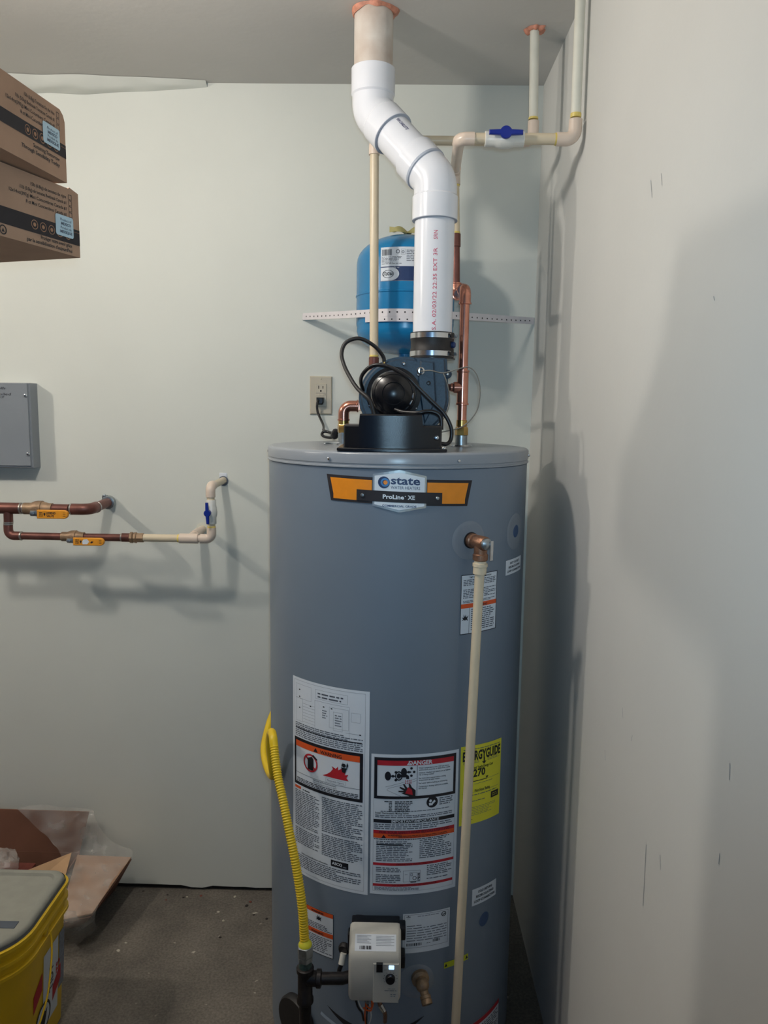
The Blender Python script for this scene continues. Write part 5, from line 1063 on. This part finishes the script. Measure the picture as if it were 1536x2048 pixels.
p.rect(P_WHITE, -0.640, 0.06, -0.560, 0.25, 0.0003); p.quad(P_RED, (-0.690, 0.140), (-0.645, 0.170), (-0.645, 0.215), (-0.690, 0.185), 0.0003); p.quad(P_RED, (-0.590, 0.095), (-0.545, 0.125), (-0.545, 0.165), (-0.590, 0.135), 0.0006)
p.rect(P_LGREY, -0.555, 0.10, -0.525, 0.25, 0.0003)
p.disc(P_WHITE, -0.640, 0.090, 0.040, 0.0006, 28); p.ring(P_BLACK, -0.640, 0.090, 0.034, 0.040, 0.0009, 32)
p.poly(P_BLACK, [(-.660, .072), (-.648, .064), (-.632, .068), (-.624, .085), (-.618, .105), (-.628, .100), (-.636, .112), (-.646, .108), (-.656, .098), (-.666, .088)], 0.0009)
p.text(P_GREY, 'TIDY', -0.588, 0.165, 0.030, 'C', lift=0.0009, bold=0.03, rot=pi / 2); p.text(P_RED, 'CATS', -0.552, 0.150, 0.028, 'C', lift=0.0009, bold=0.03, rot=pi / 2)
p.build(bk, 'label_print')

# ================================================================== OPEN CARTON WITH PLASTIC ON THE FLOOR
oc = thing('open_carton', 'open brown carton with spread flaps on the floor behind the bucket', 'box', (-1.55, -0.2, 0))
def sheet(nm, q, m_, th=0.004):
    q = [Vector(a) for a in q]; n_ = (q[1] - q[0]).cross(q[2] - q[0]).normalized() * th; k = len(q)
    vs = q + [a + n_ for a in q]; fs = [tuple(range(k)), tuple(range(k, 2 * k))] + [(i, (i + 1) % k, k + (i + 1) % k, k + i) for i in range(k)]
    return MB().add(vs, fs).build(nm, m_, oc, smooth=False)
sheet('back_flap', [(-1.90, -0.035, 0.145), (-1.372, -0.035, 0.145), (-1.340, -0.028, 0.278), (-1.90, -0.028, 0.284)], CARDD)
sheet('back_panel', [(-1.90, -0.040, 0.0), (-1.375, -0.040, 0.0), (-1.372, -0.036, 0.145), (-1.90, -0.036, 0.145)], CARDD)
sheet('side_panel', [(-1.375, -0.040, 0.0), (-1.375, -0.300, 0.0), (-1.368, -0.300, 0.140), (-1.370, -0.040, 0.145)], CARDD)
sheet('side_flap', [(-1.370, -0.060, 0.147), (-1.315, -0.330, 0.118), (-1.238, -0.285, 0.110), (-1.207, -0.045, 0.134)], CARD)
sheet('flap_shade_panel', [(-1.2085, -0.043, 0.131), (-1.240, -0.285, 0.107), (-1.312, -0.184, 0.002), (-1.279, -0.010, 0.002)], CARDD, 0.003)  # these two dark panels also stand for the shade under the side flap
sheet('flap_shade_panel', [(-1.240, -0.286, 0.107), (-1.315, -0.331, 0.115), (-1.372, -0.20, 0.002), (-1.312, -0.185, 0.002)], CARDD, 0.003)
sheet('front_flap', [(-1.455, -0.205, 0.190), (-1.358, -0.128, 0.200), (-1.352, -0.19, 0.163), (-1.372, -0.26, 0.140), (-1.46, -0.26, 0.145)], CARDL)
sheet('front_panel', [(-1.90, -0.300, 0.0), (-1.372, -0.300, 0.0), (-1.372, -0.262, 0.140), (-1.90, -0.262, 0.14)], CARD)
# crumpled clear sheet
mb = MB(); vs = []; fs = []
rows_ = [[(-1.56, -0.045, 0.288), (-1.48, -0.040, 0.300), (-1.42, -0.036, 0.288), (-1.335, -0.030, 0.281), (-1.320, -0.040, 0.255)],
         [(-1.50, -0.060, 0.240), (-1.46, -0.062, 0.235), (-1.41, -0.060, 0.240), (-1.355, -0.050, 0.245), (-1.300, -0.036, 0.215)],
         [(-1.45, -0.070, 0.200), (-1.43, -0.075, 0.185), (-1.40, -0.072, 0.190), (-1.350, -0.060, 0.190), (-1.270, -0.030, 0.175)],
         [(-1.41, -0.090, 0.168), (-1.39, -0.095, 0.162), (-1.36, -0.090, 0.160), (-1.31, -0.070, 0.158), (-1.205, -0.036, 0.140)],
         [(-1.370, -0.180, 0.162), (-1.350, -0.185, 0.155), (-1.320, -0.175, 0.148), (-1.280, -0.150, 0.143), (-1.215, -0.120, 0.134)],
         [(-1.345, -0.270, 0.142), (-1.330, -0.275, 0.138), (-1.300, -0.270, 0.132), (-1.265, -0.255, 0.126), (-1.225, -0.225, 0.124)],
         [(-1.335, -0.340, 0.128), (-1.315, -0.340, 0.122), (-1.285, -0.325, 0.116), (-1.255, -0.305, 0.112), (-1.228, -0.280, 0.110)],
         [(-1.340, -0.345, 0.060), (-1.320, -0.340, 0.055), (-1.290, -0.325, 0.050), (-1.265, -0.295, 0.050), (-1.240, -0.255, 0.052)],
         [(-1.345, -0.310, 0.010), (-1.325, -0.305, 0.008), (-1.295, -0.290, 0.006), (-1.270, -0.250, 0.006), (-1.250, -0.200, 0.006)]]
fine = [spline(r, 7) for r in rows_]; cols = len(fine[0]); grid = [spline([r[j] for r in fine], 7) for j in range(cols)]
rn = len(grid[0])
for j in range(cols):
    for i in range(rn):
        q = grid[j][i]; k = 0.010 * noise.noise((q.x * 26, q.y * 30, q.z * 20)) + 0.006 * abs(noise.noise((q.x * 70 + q.z * 50, q.y * 60, q.z * 30)))
        vs.append((q.x + k * 0.2, min(-0.024, q.y - abs(k) * 0.4), max(0.003, q.z + abs(k) * 1.1 + 0.004)))
for j in range(cols - 1):
    for i in range(rn - 1): a = j * rn + i; fs.append((a, a + 1, a + rn + 1, a + rn))
ps_ = mb.add(vs, fs).build('plastic_sheet', FILM, ang=60); tag(ps_, 'crumpled clear plastic sheet draped over the open carton', 'plastic sheet')
mb = MB().ball((-1.56, -0.165, 0.185), 0.048, 28, (1.2, 0.9, 0.8)); mb.v = [(x + 0.010 * noise.noise((x * 60, y * 60, z * 60)), y + 0.012 * noise.noise((x * 55, y * 55, z * 55 + 9)), z + 0.012 * noise.noise((x * 70, y * 70 + 4, z * 70))) for x, y, z in mb.v]
tag(mb.build('plastic_wad', FILM, ang=15), 'crumpled wad of clear plastic wrap inside the open carton', 'plastic wrap')
MB().box((-1.62, -0.25, 0.0), (-1.49, -0.08, 0.135), 0.004).build('packed_bundle', REDGRIT, oc)

# ================================================================== GAS LINE
gl = thing('gas_line', 'yellow corrugated gas hose with iron tee feeding the control valve', 'gas pipe', (-0.566, -0.86, 0.15))
gxp, gyp = -0.5660, -0.860
hose = spline([(-0.5674, -0.86, 0.470), (-0.571, -0.855, 0.5239), (-0.5782, -0.845, 0.5717), (-0.5902, -0.83, 0.6274), (-0.605, -0.81, 0.6808), (-0.6208, -0.785, 0.7326), (-0.633, -0.765, 0.7662), (-0.6422, -0.745, 0.8008), (-0.6476, -0.73, 0.8240)], 10)
hp_ = resample(hose, 0.0012); rs_ = [0.0088 + 0.0011 * cos(2 * pi * i * 0.0012 / 0.0052) for i in range(len(hp_))]
MB().tube(hp_, rs_, 18).build('corrugated_hose', CSST, gl, ang=80)
MB().tube(spline([(-0.6470, -0.731, 0.8200), (-0.6515, -0.718, 0.8380), (-0.6580, -0.695, 0.8400), (-0.6650, -0.672, 0.8200), (-0.6675, -0.655, 0.780), (-0.6660, -0.640, 0.735), (-0.6670, -0.620, 0.705), (-0.6780, -0.590, 0.692), (-0.6960, -0.550, 0.703), (-0.7060, -0.510, 0.722), (-0.7050, -0.460, 0.745), (-0.6990, -0.420, 0.768), (-0.680, -0.33, 0.80), (-0.62, -0.22, 0.84), (-0.55, -0.10, 0.86), (-0.55, 0.005, 0.86)], 10), 0.0093, 16).build('smooth_hose', CSST, gl)
MB().lathe([(0.0080, 0.474), (0.0105, 0.470), (0.0135, 0.465), (0.0135, 0.461)], (gxp, gyp, 0), n=20).build('hose_ferrule', P_YELLOW, gl)
MB().lathe([(0.0125, 0.462), (0.0165, 0.460), (0.0165, 0.440), (0.0120, 0.438)], (gxp, gyp, 0), n=6).build('hex_nut', ZINC, gl); MB().lathe([(0.0120, 0.440), (0.0155, 0.438), (0.0155, 0.428), (0.0120, 0.426)], (gxp, gyp, 0), n=6).build('hex_nut', ZINC, gl)
MB().lathe([(0.0130, 0.408), (0.0132, 0.428)], (gxp, gyp, 0), n=20).build('threaded_nipple', mat('thread_sealant', rgb(70, 92, 88), 0.5, metal=0.3, var=0.5, vscale=90), gl)
MB().lathe([(0.0150, 0.334), (0.0172, 0.336), (0.0172, 0.344), (0.0150, 0.347), (0.0150, 0.402), (0.0178, 0.404), (0.0178, 0.412), (0.0140, 0.414)], (gxp, gyp, 0), n=24).lathe([(0.0150, 0.0), (0.0150, 0.022), (0.0178, 0.024), (0.0178, 0.032), (0.0130, 0.034)], (gxp, gyp, 0.3880), (1, 0, 0), 24).build('iron_tee', IRON, gl)
pipe(gl, [(gxp + 0.02, gyp, 0.388), (-0.490, gyp + 0.002, 0.388), (-0.470, gyp + 0.010, 0.388)], 0.0118, IRON, 'iron_nipple'); pipe(gl, [(gxp, gyp, 0.34), (gxp, gyp, 0.13)], 0.0125, IRON, 'drip_leg'); collar(gl, (gxp, gyp, 0.11), (gxp, gyp, 0.14), 0.0165, IRON, 'pipe_cap')

# ================================================================== DISCHARGE PIPE
dp = thing('discharge_pipe', 'long cream plastic discharge pipe hanging down the heater front from the relief valve', 'pipe', (-0.25, -0.77, 0.1))
t = radians(30.0); dc = Vector(cy(t, 1.277)) + Vector((sin(t), -cos(t), 0)) * 0.036
top_ = Vector((dc.x, dc.y, 1.2400)); bot = Vector((dc.x - 0.0255, dc.y - 0.003, 0.14)); dd = (bot - top_).normalized()
MB().lathe([(0.0120, 0.0), (0.0125, 0.004), (0.0155, 0.005), (0.0155, 0.011), (0.0138, 0.012), (0.0138, 0.026), (0.0105, 0.027)], top_, dd, 12).build('threaded_adapter', CPVC, dp, ang=50)
MB().tube([top_ + dd * 0.02, bot], 0.0098, 22).build('pipe_section', CPVC, dp)

# ================================================================== BITS ON THE FLOOR
lumps = {}
def lump(material, seed):
    if (material.name, seed) in lumps: return lumps[(material.name, seed)]
    mb = MB(); bm = bmesh.new(); bmesh.ops.create_icosphere(bm, subdivisions=1, radius=1)
    vs = [v.co * (1 + 0.35 * noise.noise(v.co * 1.7 + Vector((seed, 0, 0)))) for v in bm.verts]; fs = [[v.index for v in f.verts] for f in bm.faces]; bm.free()
    me = bpy.data.meshes.new('debris_bit'); me.from_pydata([(v.x, v.y, max(-0.3, v.z) * 0.5 + 0.15) for v in vs], [], fs); me.materials.append(material); lumps[(material.name, seed)] = me; return me
BITS = [(-1.183, -0.012, .0045, DARKGRIT, 'dark crumb on the floor nearest the open carton'), (-1.101, -0.0277, .004, DARKGRIT, 'tiny dark crumb just right of the carton crumb, by the wall gap'), (-1.098, -0.053, .0035, REDGRIT, 'tiny reddish chip in front of the wall gap, left of the notch'), (-1.0468, -0.0386, .005, DARKGRIT, 'dark crumb under the notch in the wall bottom'),
        (-1.036, -0.036, .004, PALEGRIT, 'pale chip touching the dark crumb under the wall notch'), (-0.9936, -0.0292, .005, REDGRIT, 'reddish chip just right of the wall notch'), (-0.885, -0.0306, .006, PALEGRIT, 'largest pale chip lying beside the back wall'), (-0.8313, -0.0539, .006, REDGRIT, 'reddish chip beside the largest dark crumb'),
        (-0.8401, -0.074, .0065, DARKGRIT, 'largest dark crumb on the concrete near the back wall'), (-0.7678, -0.1337, .005, DARKGRIT, 'dark crumb nearest the water heater'), (-0.8095, -0.1163, .0045, DARKGRIT, 'dark crumb between the largest crumb and the heater'), (-0.8959, -0.1472, .0055, PALEGRIT, 'round pale chip in the middle of the bare floor'),
        (-0.8899, -0.2208, .005, DARKGRIT, 'dark crumb farthest out from the back wall'), (-0.74, -0.62, .006, PALEGRIT, 'pale chip beside the foot of the heater')]
for i, (x, y, r, m_, lb) in enumerate(BITS):
    o = bpy.data.objects.new('debris_bit', lump(m_, i % 4)); COL.objects.link(o); o.location = (x, y, 0.0); o.scale = (r, r * 0.8, r * 0.8); o.rotation_euler = (0, 0, i * 1.3)
    tag(o, lb, 'debris', 'bits of debris on the floor')

# ================================================================== CEILING LAMPS (out of frame)
for (pz, e, c), lab in zip(LAMPS, ('bare bulb in a white lampholder on the ceiling nearer the heater', 'bare bulb in a white lampholder on the ceiling farther left')):
    t = thing('ceiling_lamp', lab, 'lamp', (pz[0], pz[1], CH), 'bare ceiling bulbs')
    MB().lathe([(0.055, CH), (0.055, CH - 0.012), (0.030, CH - 0.030), (0.024, CH - 0.048), (0.018, CH - 0.048)], (pz[0], pz[1], 0), n=32).build('lampholder', WHITEPL, t)
    MB().lathe([(0.013, CH - 0.045), (0.016, CH - 0.060), (0.027, CH - 0.080), (0.029, CH - 0.095), (0.022, CH - 0.110), (0.002, CH - 0.117)], (pz[0], pz[1], 0), n=24).build('bulb', BULBM, t)
